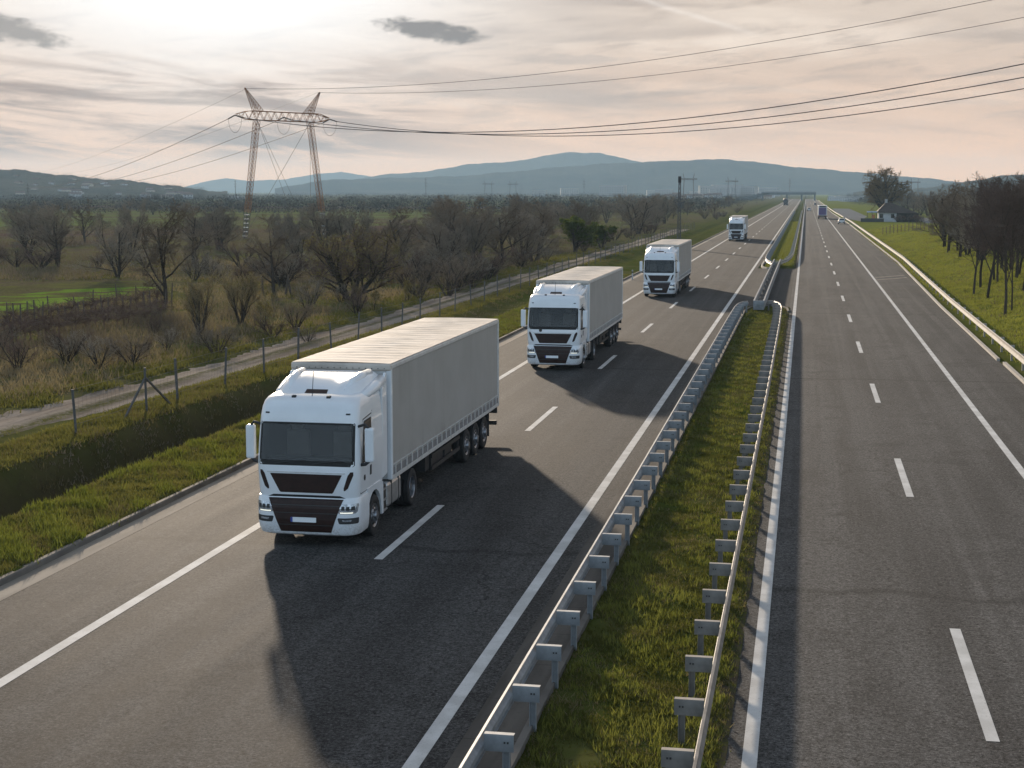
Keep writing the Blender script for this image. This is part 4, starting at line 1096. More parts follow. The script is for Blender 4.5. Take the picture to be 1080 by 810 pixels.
K['round'] = [Kind('bare_tree', ('bark', 'twig_brown'), 8, seed=s_, height=8, r0=0.18, spread=0.90, limbs=10, lv=(8, 7, 6), rise=0.16, clear=0.12, twig=0.013) for s_ in (1, 2, 3)]
K['grey'] = [Kind('bare_tree', ('bark', 'twig_grey'), 8, seed=s_, height=8, r0=0.14, spread=0.78, limbs=8, lv=(8, 7, 5), rise=0.20, clear=0.10, stems=3, twig=0.013) for s_ in (11, 12)]
K['bush'] = [Kind('bare_shrub', ('bark', m_), 4, seed=s_, height=4, r0=0.07, spread=0.60, limbs=6, lv=(6, 5), rise=0.12, clear=0.12, stems=5, twig=0.012, stem_lean=0.55) for s_, m_ in ((21, 'twig_brown'), (22, 'twig_red'), (23, 'twig_grey'))]
K['yellow'] = [Kind('budding_shrub', ('bark', 'twig_yellow', 'bud'), 4, seed=s_, height=4, r0=0.06, spread=0.42, limbs=7, lv=(7, 6), rise=0.20, clear=0.18, stems=6, twig=0.010, stem_lean=0.34, bud=1, budsize=0.03) for s_ in (31, 32)]
K['spread'] = [Kind('spreading_tree', ('bark', 'twig_dark', 'bud'), 6, seed=41, height=6, r0=0.19, spread=0.70, limbs=7, lv=(7, 6, 4), rise=0.20, clear=0.16, stems=4, twig=0.012, stem_lean=0.62, bud=1, budsize=0.035)]
K['slim'] = [Kind('slender_tree', ('bark', 'twig_dark'), 10, seed=s_, height=10, r0=0.13, spread=0.72, limbs=11, lv=(8, 7, 5), rise=0.20, clear=0.30, twig=0.012) for s_ in (51, 52, 53)]
K['willow'] = [Kind('willow_tree', ('bark', 'twig_gold'), 13, seed=61, height=13, r0=0.50, spread=0.95, limbs=10, lv=(9, 8, 7), rise=0.08, clear=0.24, stems=3, droop=0.06, twig=0.022, stem_lean=0.30)]
K['green'] = [Kind('leafy_tree', ('bark', 'twig_brown', 'leaf'), 6, seed=71, height=6, r0=0.18, spread=0.8, limbs=9, lv=(6, 5, 4), rise=0.2, clear=0.15, stems=2, twig=0.014, bud=5, budsize=0.09)]
K['young'] = [Kind('young_tree', ('bark', 'twig_yellow', 'bud'), 4, seed=81, height=4, r0=0.06, spread=0.6, limbs=10, lv=(5, 5), rise=0.25, clear=0.22, twig=0.012, bud=4, budsize=0.045)]
rt = random.Random(5)
def tree(kind, i, u, v, top, label, cat='tree', group=None, wx=1.0, sink=0.05):
    """a tree standing on the ground point at picture position (u, v), its top seen at height `top`"""
    p = at(u, v); D = math.hypot(p.x, p.y)
    h = (v - top) / CAM_F * D * 1.01
    return K[kind][i].place((p.x, p.y, p.z - sink), h, label, cat, group, rt.uniform(0, 6.28), wx, rt)
tree('spread', 0, 370, 317, 236, 'dark many-stemmed spreading tree standing alone on the grass near the track', wx=1.25)
tree('round', 0, 175, 322, 212, 'tall bare tree with a bent open crown behind the vine rows', wx=0.85)
tree('yellow', 0, 211, 352, 288, 'left of two pale yellow-twigged shrubs on the grass', 'shrub', wx=0.95)
tree('yellow', 1, 254, 341, 282, 'right of two pale yellow-twigged shrubs on the grass', 'shrub', wx=1.05)
tree('round', 1, 289, 311, 226, 'round bare brown tree with a short trunk beside the leaning posts', wx=1.0)
tree('young', 0, 416, 291, 254, 'thin young yellowish tree left of the wood, near the spreading tree', wx=0.9)
tree('young', 0, 497, 289, 252, 'yellow-green budding young tree in front of the wood by the track', wx=1.2)
tree('bush', 0, 438, 312, 272, 'bare straggling bush leaning at the foot of the wood', 'shrub', wx=1.2)
tree('bush', 2, 330, 321, 290, 'small pale bush left of the spreading tree', 'shrub')
tree('green', 0, 606, 266, 228, 'bushy tree in fresh green leaf at the edge of the wood', wx=1.3)
tree('green', 0, 634, 262, 236, 'smaller green-leaved tree right of the bushy one', wx=1.2)
tree('round', 2, 470, 282, 205, 'big dark bare tree at the left end of the wood', wx=1.0)
tree('grey', 0, 125, 292, 226, 'grey bare tree left of the tall open-crowned tree', wx=1.1)
tree('willow', 0, 931, 231.5, 176, 'big old bare willow towering over the white house', wx=0.85)
# slender trees on the right-hand bank
for i, (u, v, top, lab) in enumerate(((1027, 310, 204, 'slender dark tree at the left end of the row on the green bank'), (1034, 305, 200, 'slender dark tree second from the left on the green bank'),
        (1041, 316, 196, 'slender dark tree with a straight trunk third from the left on the bank'), (1060, 331, 193, 'slender dark tree standing lowest on the green bank'),
        (1067, 330, 200, 'thin dark stem just right of the lowest tree on the bank'), (1079, 305, 186, 'tall dark tree cut by the right edge of the picture'), (1052, 300, 198, 'slender dark tree behind the others on the bank'),
        (1096, 318, 190, 'dark slender tree furthest right on the bank'))):
    tree('slim', i % 3, u, v, top, lab, wx=0.95 if i != 4 else 0.5)
rt2 = random.Random(9)
for i in range(12):
    u = 1046 + 66 * (i + rt2.random()) / 12; v = rt2.uniform(284, 306); tree('slim', i % 3, u, v, v - rt2.uniform(88, 108), 'dark slender tree in the clump behind the front row on the bank', group='clump of slender trees on the bank', wx=1.15)
# brown trees behind that row
for i in range(30):
    u = 992 + 118 * (i + rt2.random()) / 30; v = rt2.uniform(250, 276); pxh = rt2.uniform(48, 70)
    tree(rt2.choice(('round', 'grey')), rt2.randint(0, 1), u, v, v - pxh, 'bare brown tree in the thicket behind the row on the right bank', group='thicket on the right', wx=1.0)
for i in range(16):
    u = 950 + 150 * (i + rt2.random()) / 16; v = rt2.uniform(224, 231); pxh = rt2.uniform(18, 30)
    tree(rt2.choice(('round', 'grey')), rt2.randint(0, 1), u, v, v - pxh, 'small bare tree in the brown hedge behind the bend of the side road', group='hedge behind the side road', wx=1.3)
# the wood left of the motorway
def wood(n, area, hrange, kinds, label, group, cat='tree', wx=(0.9, 1.3), topmin=203):
    got = 0; tries = 0
    while got < n and tries < n * 40:
        tries += 1
        (u, v) = area()
        if u is None: continue
        p = at(u, v); D = math.hypot(p.x, p.y); h = rt2.uniform(*hrange)
        top = v - h * CAM_F / D
        if top < topmin + rt2.uniform(0, 8): h = (v - topmin - rt2.uniform(0, 9)) * D / CAM_F
        if h < 0.8: continue
        k = rt2.choice(kinds); kk = K[k][rt2.randrange(len(K[k]))]
        kk.place((p.x, p.y, p.z - 0.05), h, label, cat, group, rt2.uniform(0, 6.28), rt2.uniform(*wx), rt2); got += 1
def track_v(u): return float(np.interp(u, [300, 400, 480, 560, 600, 640, 700, 760, 800, 830], [366, 343, 314, 286, 275, 262, 249, 236, 226, 216]))
def a_wood():
    u = rt2.uniform(445, 770); hi = track_v(u) - rt2.uniform(6, 12); v = rt2.uniform(216, hi)
    return (u, v) if v < hi and rt2.random() < 1 else (None, None)
wood(76, a_wood, (5.0, 8.5), ('round', 'grey', 'round'), 'bare brown tree in the dense wood beside the motorway', 'trees of the wood beside the motorway')
def a_edge():
    u = rt2.uniform(470, 800); v = track_v(u) - rt2.uniform(4, 9); return (u, v)
wood(34, a_edge, (1.6, 3.4), ('bush',), 'low bare shrub along the edge of the wood by the track', 'shrubs along the edge of the wood', 'shrub', (1.0, 1.5))
def a_mid():
    u = rt2.uniform(-20, 445); v = rt2.uniform(246, 282); return (u, v) if not (345 < u < 450 and v < 262) else (None, None)
wood(25, a_mid, (4.0, 7.5), ('round', 'grey', 'grey'), 'bare brown tree in the loose copse beyond the vine rows', 'trees of the copse beyond the vine rows', topmin=207)
def a_hedge():
    u = rt2.uniform(-20, 470); v = rt2.uniform(280, 303); return (u, v) if not (u < 175 and v > 288) else (None, None)
wood(34, a_hedge, (1.8, 3.2), ('bush',), 'low brown shrub in the hedge below the copse', 'shrubs of the hedge below the copse', 'shrub', (1.1, 1.7))
def a_far():
    return (rt2.uniform(-20, 460), rt2.uniform(216, 227))
wood(44, a_far, (6, 9), ('round', 'grey'), 'small bare tree in the far belt across the fields', 'trees of the far belt', topmin=206)
def a_brush():
    u = rt2.uniform(-10, 330); lo = float(np.interp(u, [0, 150, 300], [405, 388, 366])); v = rt2.uniform(352, lo); return (u, v)
wood(15, a_brush, (0.8, 1.9), ('bush',), 'leafless bramble bush between the vine rows and the track', 'bramble bushes by the track', 'shrub', (0.9, 1.4), topmin=0)
def a_scatter():
    u = rt2.uniform(260, 480); v = rt2.uniform(318, track_v(max(u, 300)) - 14); return (u, v)
wood(14, a_scatter, (0.8, 2.2), ('bush', 'young'), 'small bare sapling scattered on the rough grass', 'saplings on the rough grass', 'shrub', (0.8, 1.2), topmin=0)

# ------------------------------------------------------------------ grass, brush and far wood: what nobody could count
rg = np.random.default_rng(3)
def blades(name, pts, hmin, hmax, w, mat, per=4, lean=0.5, spread=0.05, label=None, cat='grass'):
    """tufts of triangular blades on the given ground points (n x 3)"""
    n = len(pts) * per
    b = np.repeat(pts, per, 0); b[:, :2] += rg.normal(0, spread, (n, 2))
    a = rg.uniform(0, 2 * PI, n); h = rg.uniform(hmin, hmax, n) * np.repeat(rg.uniform(0.6, 1.3, len(pts)), per)
    l = rg.uniform(0.1, lean, n) * h; la = rg.uniform(0, 2 * PI, n)
    ww = w * rg.uniform(0.7, 1.3, n)
    p0 = b + np.stack([np.cos(a) * ww, np.sin(a) * ww, np.full(n, -0.02)], 1); p1 = b - np.stack([np.cos(a) * ww, np.sin(a) * ww, np.full(n, 0.02)], 1)
    p2 = b + np.stack([np.cos(la) * l, np.sin(la) * l, h], 1)
    V = np.stack([p0, p1, p2], 1).reshape(-1, 3); F = np.arange(3 * n).reshape(-1, 3)
    o = link(name, fast_mesh(name, V, F, mat))
    return tag(o, label, cat, kind='stuff')
def scatter(n, x0, x1, y0, y1, pw=1.6, clump=0.0, thr=0.0):
    """random ground points, denser near the camera; clump > 0 keeps only patches"""
    t = rg.random(n); y = (y0 ** (1 - pw) + t * (y1 ** (1 - pw) - y0 ** (1 - pw))) ** (1 / (1 - pw)) if pw != 1 else y0 * (y1 / y0) ** t
    x = rg.uniform(x0, x1, n)
    if clump:
        f = np.sin(x * clump + 1.7 * np.sin(y * clump * 0.6)) * np.sin(y * clump * 0.8 + 1.3 * np.sin(x * clump * 0.9)) + 0.5 * np.sin(x * clump * 2.7 + y * clump * 1.9)
        k = f + rg.normal(0, 0.35, n) > thr; x, y = x[k], y[k]
    return np.stack([x, y, terrain(x, y)], 1)
blades('median_grass', scatter(34000, -3.85, -1.08, 17, 110, 1.5, 1.7, -0.55), 0.03, 0.09, 0.012, 'grass', 4, 0.9, 0.05, 'short worn grass covering the median', 'grass')
blades('median_grass_tufts', scatter(11000, -3.75, -1.15, 17, 110, 1.5, 2.1, 0.15), 0.06, 0.15, 0.014, 'grass_spring', 5, 0.9, 0.05, 'brighter tufts of grass in patches on the median', 'grass')
blades('median_dry_grass', scatter(20000, -3.9, -1.05, 17, 110, 1.5, 1.3, 0.0), 0.02, 0.07, 0.012, 'grass_dry', 3, 1.6, 0.06, 'dry flattened grass lying on the median', 'grass')
blades('island_grass', scatter(9000, -4.1, -1.3, 168, 420, 1.3), 0.06, 0.16, 0.04, 'grass_spring', 4, 0.9, 0.12, 'green grass on the far median behind the barrier', 'grass')
blades('verge_grass', scatter(30000, -19.6, -16.55, 24, 150, 1.7), 0.04, 0.13, 0.016, 'grass', 4, 0.9, 0.07, 'rough green grass on the verge beside the kerb', 'grass')
blades('verge_tufts', scatter(18000, -19.4, -16.52, 24, 130, 1.7, 1.6, 0.3), 0.09, 0.24, 0.018, 'grass_spring', 6, 0.8, 0.08, 'taller bright grass tufts on the verge', 'grass')
blades('verge_dry_grass', scatter(16000, -19.6, -16.55, 24, 130, 1.7, 0.9, 0.0), 0.03, 0.12, 0.014, 'grass_dry', 3, 1.5, 0.07, 'dry yellow grass mixed into the verge', 'grass')
blades('ditch_grass', scatter(12000, -24.1, -22.25, 32, 140, 1.6), 0.05, 0.16, 0.02, 'grass', 4, 0.9, 0.10, 'grass on the ditch sides and along the fence', 'grass')
blades('ditch_weeds', scatter(6000, -22.3, -19.6, 32, 140, 1.6, 1.2, 0.3), 0.03, 0.13, 0.018, 'brush_dark', 4, 0.9, 0.10, 'dead weeds on the dark side of the ditch', 'weeds')
blades('fence_dry_grass', scatter(5000, -24.0, -21.4, 34, 200, 1.5, 1.0, 0.1), 0.08, 0.22, 0.018, 'grass_dry', 4, 0.9, 0.10, 'dry grass along the wire fence', 'grass')
blades('track_edge_grass', scatter(11000, -30.5, -27.4, 40, 220, 1.5, 0.8, -0.1), 0.08, 0.28, 0.03, 'grass', 5, 0.9, 0.14, 'grass tufts along the far side of the dirt track', 'grass')
blades('track_centre_grass', scatter(2600, -26.1, -25.4, 40, 200, 1.5, 1.1, -0.1), 0.03, 0.10, 0.015, 'grass', 4, 0.9, 0.10, 'thin grass on the crown of the dirt track', 'grass')
blades('track_verge_grass', scatter(7000, -24.5, -23.6, 36, 220, 1.5), 0.05, 0.14, 0.02, 'grass', 4, 0.9, 0.14, 'grass creeping over the near edge of the dirt track', 'grass')
def off_field(p_): return p_[~((p_[:, 0] < -51.5) & (p_[:, 1] > 88) & (p_[:, 1] < 130))]
blades('rough_dry_grass', off_field(scatter(36000, -75, -28.5, 50, 170, 1.4, 0.28, -0.25)), 0.10, 0.42, 0.03, 'brush', 4, 0.9, 0.22, 'dead brown grass and weeds covering the rough field', 'dry grass')
blades('rough_green_grass', off_field(scatter(20000, -75, -28.5, 60, 180, 1.3, 0.18, 0.35)), 0.06, 0.22, 0.04, 'grass', 4, 0.9, 0.25, 'patches of low green grass on the rough field', 'grass')
blades('bank_grass', scatter(60000, 10.4, 24, 60, 330, 1.4), 0.06, 0.18, 0.03, 'grass_bank', 4, 0.9, 0.15, 'bright spring grass covering the right-hand bank', 'grass')
blades('bank_dry_grass', scatter(16000, 10.3, 24, 60, 330, 1.4, 0.9, 0.45), 0.06, 0.22, 0.03, 'brush', 4, 1.2, 0.2, 'brown tussocks dotted over the green bank', 'grass')
def in_view(pts): return pts
blades('undergrowth', scatter(22000, -150, -29, 128, 430, 1.2, 0.11, 0.25), 0.25, 1.1, 0.02, 'brush_dark', 6, 0.7, 0.5, 'dark leafless undergrowth below the trees of the plain', 'brush')
blades('plain_dry_grass', scatter(22000, -170, -29, 125, 430, 1.2, 0.06, 0.0), 0.12, 0.4, 0.04, 'brush_dark', 4, 0.9, 0.5, 'dry grass between the trees of the plain', 'dry grass')
# thick dead brush by the vines: leafless stalks
pt = scatter(4200, -50, -30.5, 64, 98, 1.2, 0.33, 0.3)
blades('dead_brush', pt, 0.3, 1.2, 0.012, 'brush_dark', 5, 0.7, 0.35, 'tangle of dead brown stalks and brambles', 'brush')

def clumps(name, centres, size, mat, per, label, cat):
    """leafless far thickets: many small facets through each clump's volume"""
    n = len(centres) * per
    c = np.repeat(centres, per, 0); s = np.repeat(size, per)
    d = rg.normal(0, 0.42, (n, 3)); d[:, 2] = np.abs(d[:, 2]) * 1.0
    d[:, 2] = np.minimum(d[:, 2], 0.85); p = c + d * np.stack([s * 1.5, s * 1.5, s], 1)
    k = 0.05
    e = rg.normal(0, 1, (n, 2, 3)) * (s[:, None, None] * k)
    V = np.stack([p, p + e[:, 0], p + e[:, 1]], 1).reshape(-1, 3)
    return tag(link(name, fast_mesh(name, V, np.arange(3 * n).reshape(-1, 3), mat)), label, cat, kind='stuff')
n = 2600
u = rg.uniform(-60, 835, n); v = 201.3 + CAM_H * CAM_F / np.exp(rg.uniform(math.log(560), math.log(3600), n))
cc = np.array([list(at(a_, b_)) for a_, b_ in zip(u, v)]); cc = cc[cc[:, 0] < -38]
clumps('far_wood', cc, rg.uniform(3.0, 7.0, len(cc)), 'far_wood', 130, 'far brown woods fading into the haze across the plain', 'woods')
n = 700
u = rg.uniform(878, 1140, n); v = 201.3 + CAM_H * CAM_F / np.exp(rg.uniform(math.log(640), math.log(3000), n))
cc = np.array([list(at(a_, b_)) for a_, b_ in zip(u, v)])
cc = cc[~((cc[:, 0] < 45) & (cc[:, 1] < 900))]
clumps('far_wood_east', cc[cc[:, 0] > 30], rg.uniform(3.0, 6.5, int((cc[:, 0] > 30).sum())), 'far_wood', 130, 'far brown woods on the right of the motorway', 'woods')

# ------------------------------------------------------------------ wire fence beside the track, vine posts, marker posts
fx = -23.0
fence = thing('wire_fence', 'wire fence on grey posts running along the dirt track', 'fence', (fx, 40, 0))
pm = MB(); pm.prism([(-0.038, -0.038), (0.038, -0.038), (0.038, 0.038), (-0.038, 0.038)], 'z', -0.3, 1.62)
pmesh = pm.mesh('fence_post', 'post')
yp = 45.6; k = 0; posts = []
while yp < 330 and k < 96:
    z = float(terrain(fx, yp)); o = link('fence_post', pmesh, fence); o.location = (rt.uniform(-.08, .08), yp - 40, z); o.rotation_euler = (rt.uniform(-.03, .03), rt.uniform(-.05, .05), rt.uniform(0, .4)); o.scale = (1, 1, rt.uniform(0.92, 1.05))
    posts.append((yp, z)); k += 1
    yp += {0: 5.6, 1: 3.0}.get(k - 1, 4.6) + rt.uniform(-0.3, 0.3)
yb, zb = posts[1]
for dyy in (-2.2, 2.0):
    b = MB(); b.bar((0, yb - 40, zb + 1.25), (0.12, yb - 40 + dyy, float(terrain(fx, yb + dyy)) - 0.05), 0.06); b.build('brace', 'post', fence)
for zz in (0.35, 0.8, 1.2, 1.5):
    w = MB(); w.tube([(0, y - 40, z + zz) for y, z in posts], 0.006, 3, cap=False); w.build('wire', 'wire', fence)
wm = MB(); y = posts[0][0]; pw = [p_ for p_ in posts if p_[0] < 130]
for (ya, za), (yb_, zb_) in zip(pw, pw[1:]):
    nn = int((yb_ - ya) / 0.3)
    for i in range(nn):
        t = i / nn; wm.bar((0, ya + (yb_ - ya) * t - 40, za + (zb_ - za) * t + 0.06), (0, ya + (yb_ - ya) * t - 40, za + (zb_ - za) * t + 1.5), 0.004)
wm.build('wire_mesh', 'wire', fence)

vp = MB(); vp.tube([(0, 0, -0.2), (0.02, 0, 0.7), (0.0, 0.01, 1.5)], [0.05, 0.045, 0.04], 6); vpm = vp.mesh('vine_post', 'wood')
for i in range(24):
    u = 8 + i * 7.6 + rt.uniform(-2, 2); v = 351 - i * 1.15 + rt.uniform(-2, 2) - (10 if i % 3 == 0 else 0)
    p = at(u, v); o = link('vine_post', vpm); o.location = p; o.rotation_euler = (rt.uniform(-.08, .08), rt.uniform(-.08, .08), rt.random() * 6); o.scale = (1, 1, rt.uniform(0.75, 1.1))
    tag(o, 'weathered wooden post among the vine rows', 'post', 'posts of the vine rows')
def vine_mesh(seed):
    r_ = random.Random(seed); b = MB()
    b.tube([(0, 0, -0.1), (0.05, 0.02, 0.3), (-0.02, 0.0, 0.6)], [0.05, 0.04, 0.03], 5)
    for k in range(26):
        a = r_.uniform(0, 6.28); q = Vector((0, 0, r_.uniform(0.35, 0.6))); pts = [q]
        d = Vector((math.cos(a), math.sin(a), r_.uniform(0.2, 1.1)))
        for _ in range(4): d = (d + Vector((r_.uniform(-.6, .6), r_.uniform(-.6, .6), r_.uniform(-.5, .3)))).normalized(); pts.append(pts[-1] + d * 0.22)
        b.tube(pts, [0.016, 0.013, 0.011, 0.009, 0.006], 3, cap=False)
    return b.mesh('vine', 'twig_red')
vms = [vine_mesh(i) for i in range(3)]
for i in range(75):
    row = i % 3; u = 4 + 172 * (i // 3 + rt.random() * 0.6) / 25; v = 345 + row * 9 - u * 0.155 + rt.uniform(-1.5, 1.5)
    p = at(u, v); o = link('vine', vms[i % 3]); o.location = p; o.rotation_euler = (0, 0, rt.random() * 6); s_ = rt.uniform(0.8, 1.25); o.scale = (s_, s_, s_)
    tag(o, 'gnarled leafless vine in the rows below the green field', 'vine', 'vines of the vine rows')
for i, (u, v, top, lean, lab) in enumerate(((277, 309, 291, 0.0, 'upright wooden post left of the round bare tree'), (301, 311, 290, 0.16, 'leaning wooden prop, left half of a pair by the round tree'), (307, 311, 291, -0.16, 'leaning wooden prop, right half of a pair by the round tree'))):
    p = at(u, v); D = math.hypot(p.x, p.y); h = (v - top) / CAM_F * D; b = MB(); b.tube([(0, 0, -0.2), (lean * h, 0, h)], [0.09, 0.07], 6); o = b.build('wooden_post', 'wood'); o.location = p; tag(o, lab, 'post')
def marker(u, v, lab):
    p = at(u, v); t = thing('marker_post', lab, 'marker post', p)
    b = MB(); b.prism([(-0.06, -0.05), (0.06, -0.05), (0.0, 0.07)], 'z', -0.1, 1.0); b.build('post', 'house_white', t)
    b = MB(); b.prism([(-0.065, -0.055), (0.065, -0.055), (0.0, 0.075)], 'z', 0.72, 0.86); b.build('dark_band', 'plastic', t)
marker(667, 296, 'white roadside marker post on the verge beside the third lorry')
# fence on the far side of the green bank
fe = thing('field_fence', 'low wire fence of thin posts below the white house', 'fence', tuple(at(931, 246)))
p0, p1 = at(931, 247.5), at(1006, 245.5)
b0 = MB(); b0.tube([(0, 0, -0.3), (0, 0, 1.5)], 0.07, 5); fm = b0.mesh('field_fence_post', 'wood')
for i in range(19):
    q = p0.lerp(p1, i / 18); o = link('fence_post', fm, fe); o.location = (q.x - fe.location.x, q.y - fe.location.y, float(terrain(q.x, q.y)) - fe.location.z); o.scale = (1, 1, rt.uniform(.85, 1.1))
for zz in (0.6, 1.2):
    w = MB(); w.tube([(p0.x - fe.location.x, p0.y - fe.location.y, p0.z + zz - fe.location.z), (p1.x - fe.location.x, p1.y - fe.location.y, p1.z + zz - fe.location.z)], 0.02, 3, cap=False); w.build('wire', 'wire', fe)

# ------------------------------------------------------------------ pylons and cables
def lattice(mb, a, b, wa, wb, n, t, cross=True):
    """square lattice mast from a to b"""
    a, b = Vector(a), Vector(b); d = (b - a).normalized(); up = Vector((0, 1, 0)) if abs(d.y) < 0.8 else Vector((1, 0, 0))
    u = d.cross(up).normalized(); v = u.cross(d).normalized()
    def C(i, k):
        f = i / n; w = wa + (wb - wa) * f; s = [(-1, -1), (1, -1), (1, 1), (-1, 1)][k % 4]
        return a + (b - a) * f + u * (s[0] * w / 2) + v * (s[1] * w / 2)
    for k in range(4):
        mb.bar(C(0, k), C(n, k), t)
        for i in range(n):
            mb.bar(C(i, k), C(i + 1, k + 1), t * 0.6)
            if cross: mb.bar(C(i, k + 1), C(i + 1, k), t * 0.6)
            mb.bar(C(i, k), C(i, k + 1), t * 0.6)
# the big portal pylon: local x along the cross-arm, y across it
LT, RT_ = Vector((-94.87, 249.69, 20.92)), Vector((-83.70, 267.08, 20.98))
mid = (LT + RT_) / 2; armv = (RT_ - LT); half = armv.length / 2; rz = math.atan2(armv.y, armv.x)
PY = thing('portal_pylon', 'big rusty two-legged portal pylon rising over the trees, with horned tops', 'pylon', (mid.x, mid.y, 0), rz)
HZ = 20.95
for s in (-1, 1):
    b = MB(); lattice(b, (s * half * 0.79, 0, 4.6), (s * half * 0.56, 0, HZ - 0.7), 0.75, 0.85, 20, 0.055); lg = b.build('leg', 'pylon', PY)
    b = MB(); lattice(b, (s * half * 0.855, 0, -0.2), (s * half * 0.792, 0, 4.5), 0.5, 0.75, 6, 0.06); b.build('leg_foot', 'pylon_far', lg)
    b = MB()
    for k in range(6): 
        f = 0.5 + k * 0.72; xx = s * half * (0.855 - 0.0134 * f); b.box(xx - 0.30, xx + 0.30, -0.30, 0.30, f, f + 0.13)
    b.build('white_band', 'pylon_white', lg)
    b = MB(); lattice(b, (s * half * 0.52, 0, HZ + 0.5), (s * half * 0.79, 0, HZ + 4.55), 1.3, 0.12, 8, 0.06); b.build('horn', 'pylon', PY)
b = MB()
def armpt(f, k):
    """four chords of the cross-arm, tapering to the tips"""
    x = -half * 0.98 + 2 * half * 0.98 * f; e = min(1.0, min(f, 1 - f) / 0.13); w = 0.12 + 0.55 * e; zt = HZ + 0.12 + 0.62 * e; zb = HZ - 0.12 - 0.62 * e
    return Vector((x, (-w if k in (0, 3) else w), zt if k in (2, 3) else zb))
NA = 26
for i in range(NA):
    for k in range(4):
        b.bar(armpt(i / NA, k), armpt((i + 1) / NA, k), 0.10)
        b.bar(armpt(i / NA, k), armpt((i + 1) / NA, (k + 1) % 4), 0.055) if i % 2 == 0 else b.bar(armpt((i + 1) / NA, k), armpt(i / NA, (k + 1) % 4), 0.055)
b.build('cross_arm', 'pylon', PY)
for (x0, z0, x1, y1) in ((-0.56, HZ - 0.8, 0.60, 2.0), (0.56, HZ - 0.8, -0.60, 2.0), (-0.56, HZ - 0.8, -0.15, -5.0), (0.56, HZ - 0.8, 0.15, -5.0)):
    b = MB(); b.tube([(x0 * half, 0, z0), (x1 * half, y1, 2.0)], 0.035, 4); b.build('guy_wire', 'wire', PY)
Minv = Matrix.Rotation(-rz, 3, 'Z')
d_, ang_, dz_, sag_, sge_, rot_ = 207.9, 0.638, 11.63, 9.18, 6.08, 0.104
offv = Vector((math.cos(ang_) * d_, -math.sin(ang_) * d_, dz_)); Mr = Matrix.Rotation(rot_, 3, 'Z')
LP = at_depth(29, 193.5, 900)
def leftend(a): 
    f = (a - mid).dot(armv.normalized()); q = LP + Vector((0.9, 0.42, 0)).normalized() * f; q.z = LP.z + (a.z - HZ); return q
def sag(a, b, s, n=36): return [a + (b - a) * (i / n) - Vector((0, 0, 4 * s * (i / n) * (1 - i / n))) for i in range(n + 1)]
atts = [(LT, 'outer left'), (mid.copy(), 'middle'), (RT_, 'outer right')]
perp = Vector((math.sin(rz), -math.cos(rz), 0))
labs = {0: ('nearest', 'lowest'), 1: ('middle', 'middle'), 2: ('farther', 'farther')}
names_r = ['thick power cable highest of the three lower cables at the right edge', 'thick power cable middle of the three lower cables at the right edge', 'thick power cable lowest of the three lower cables at the right edge']
names_l = ['power cable running from the left tip of the pylon arm down to the left horizon', 'power cable running left from the middle of the pylon arm', 'power cable running left from the right tip of the pylon arm']
for i, (a, nm) in enumerate(atts):
    a = Vector((a.x, a.y, HZ - 0.1))
    q1 = a + perp * 1.9 - Vector((0, 0, 0.45)); bR = mid + offv + Mr @ (a - mid)
    q2 = a - perp * 1.9 - Vector((0, 0, 0.55)); bL = leftend(a)
    for nme, q, en, sg, lab, rad in (('power_cable', q1, bR, sag_, names_r[i], 0.055), ('power_cable', q2, bL, 6.0, names_l[i], 0.055)):
        w = MB(); w.tube([p_ - q for p_ in sag(q, en, sg)], rad, 4, cap=False); o = w.build(nme, 'wire'); o.location = q; tag(o, lab, 'cable')
    for q in (q1, q2):
        b = MB(); A_ = Minv @ (a - Vector((mid.x, mid.y, 0))); B_ = Minv @ (q - Vector((mid.x, mid.y, 0)))
        for k in range(12):
            f0, f1 = k / 12, (k + 0.6) / 12; b.tube([A_.lerp(B_, f0), A_.lerp(B_, f1)], 0.11, 6)
        b.tube([A_, B_], 0.04, 4); b.build('insulator_string', 'insul', PY)
    b = MB(); A_ = Minv @ (q1 - Vector((mid.x, mid.y, 0))); B_ = Minv @ (q2 - Vector((mid.x, mid.y, 0)))
    b.tube([A_.lerp(B_, t_) - Vector((0, 0, 2.4 * math.sqrt(max(0, 1 - (2 * t_ - 1) ** 2)))) for t_ in [k / 14 for k in range(15)]], 0.03, 4, cap=False); b.build('jumper_loop', 'wire', PY)
for (a, lab1, lab2) in ((Vector((-93.53, 251.98, 25.4)), 'thin earth wire highest in the sky on the right', 'faint earth wire running left from the left horn'), (Vector((-85.2, 265.06, 25.43)), 'thin earth wire second highest in the sky on the right', 'faint earth wire running left from the right horn')):
    for en, sg, lab in ((mid + offv + Mr @ (a - mid), sge_, lab1), (leftend(a), 3.5, lab2)):
        w = MB(); w.tube([p_ - a for p_ in sag(a, en, sg)], 0.03 if lab == lab1 else 0.022, 4, cap=False); o = w.build('earth_wire', 'wire'); o.location = a; tag(o, lab, 'cable')
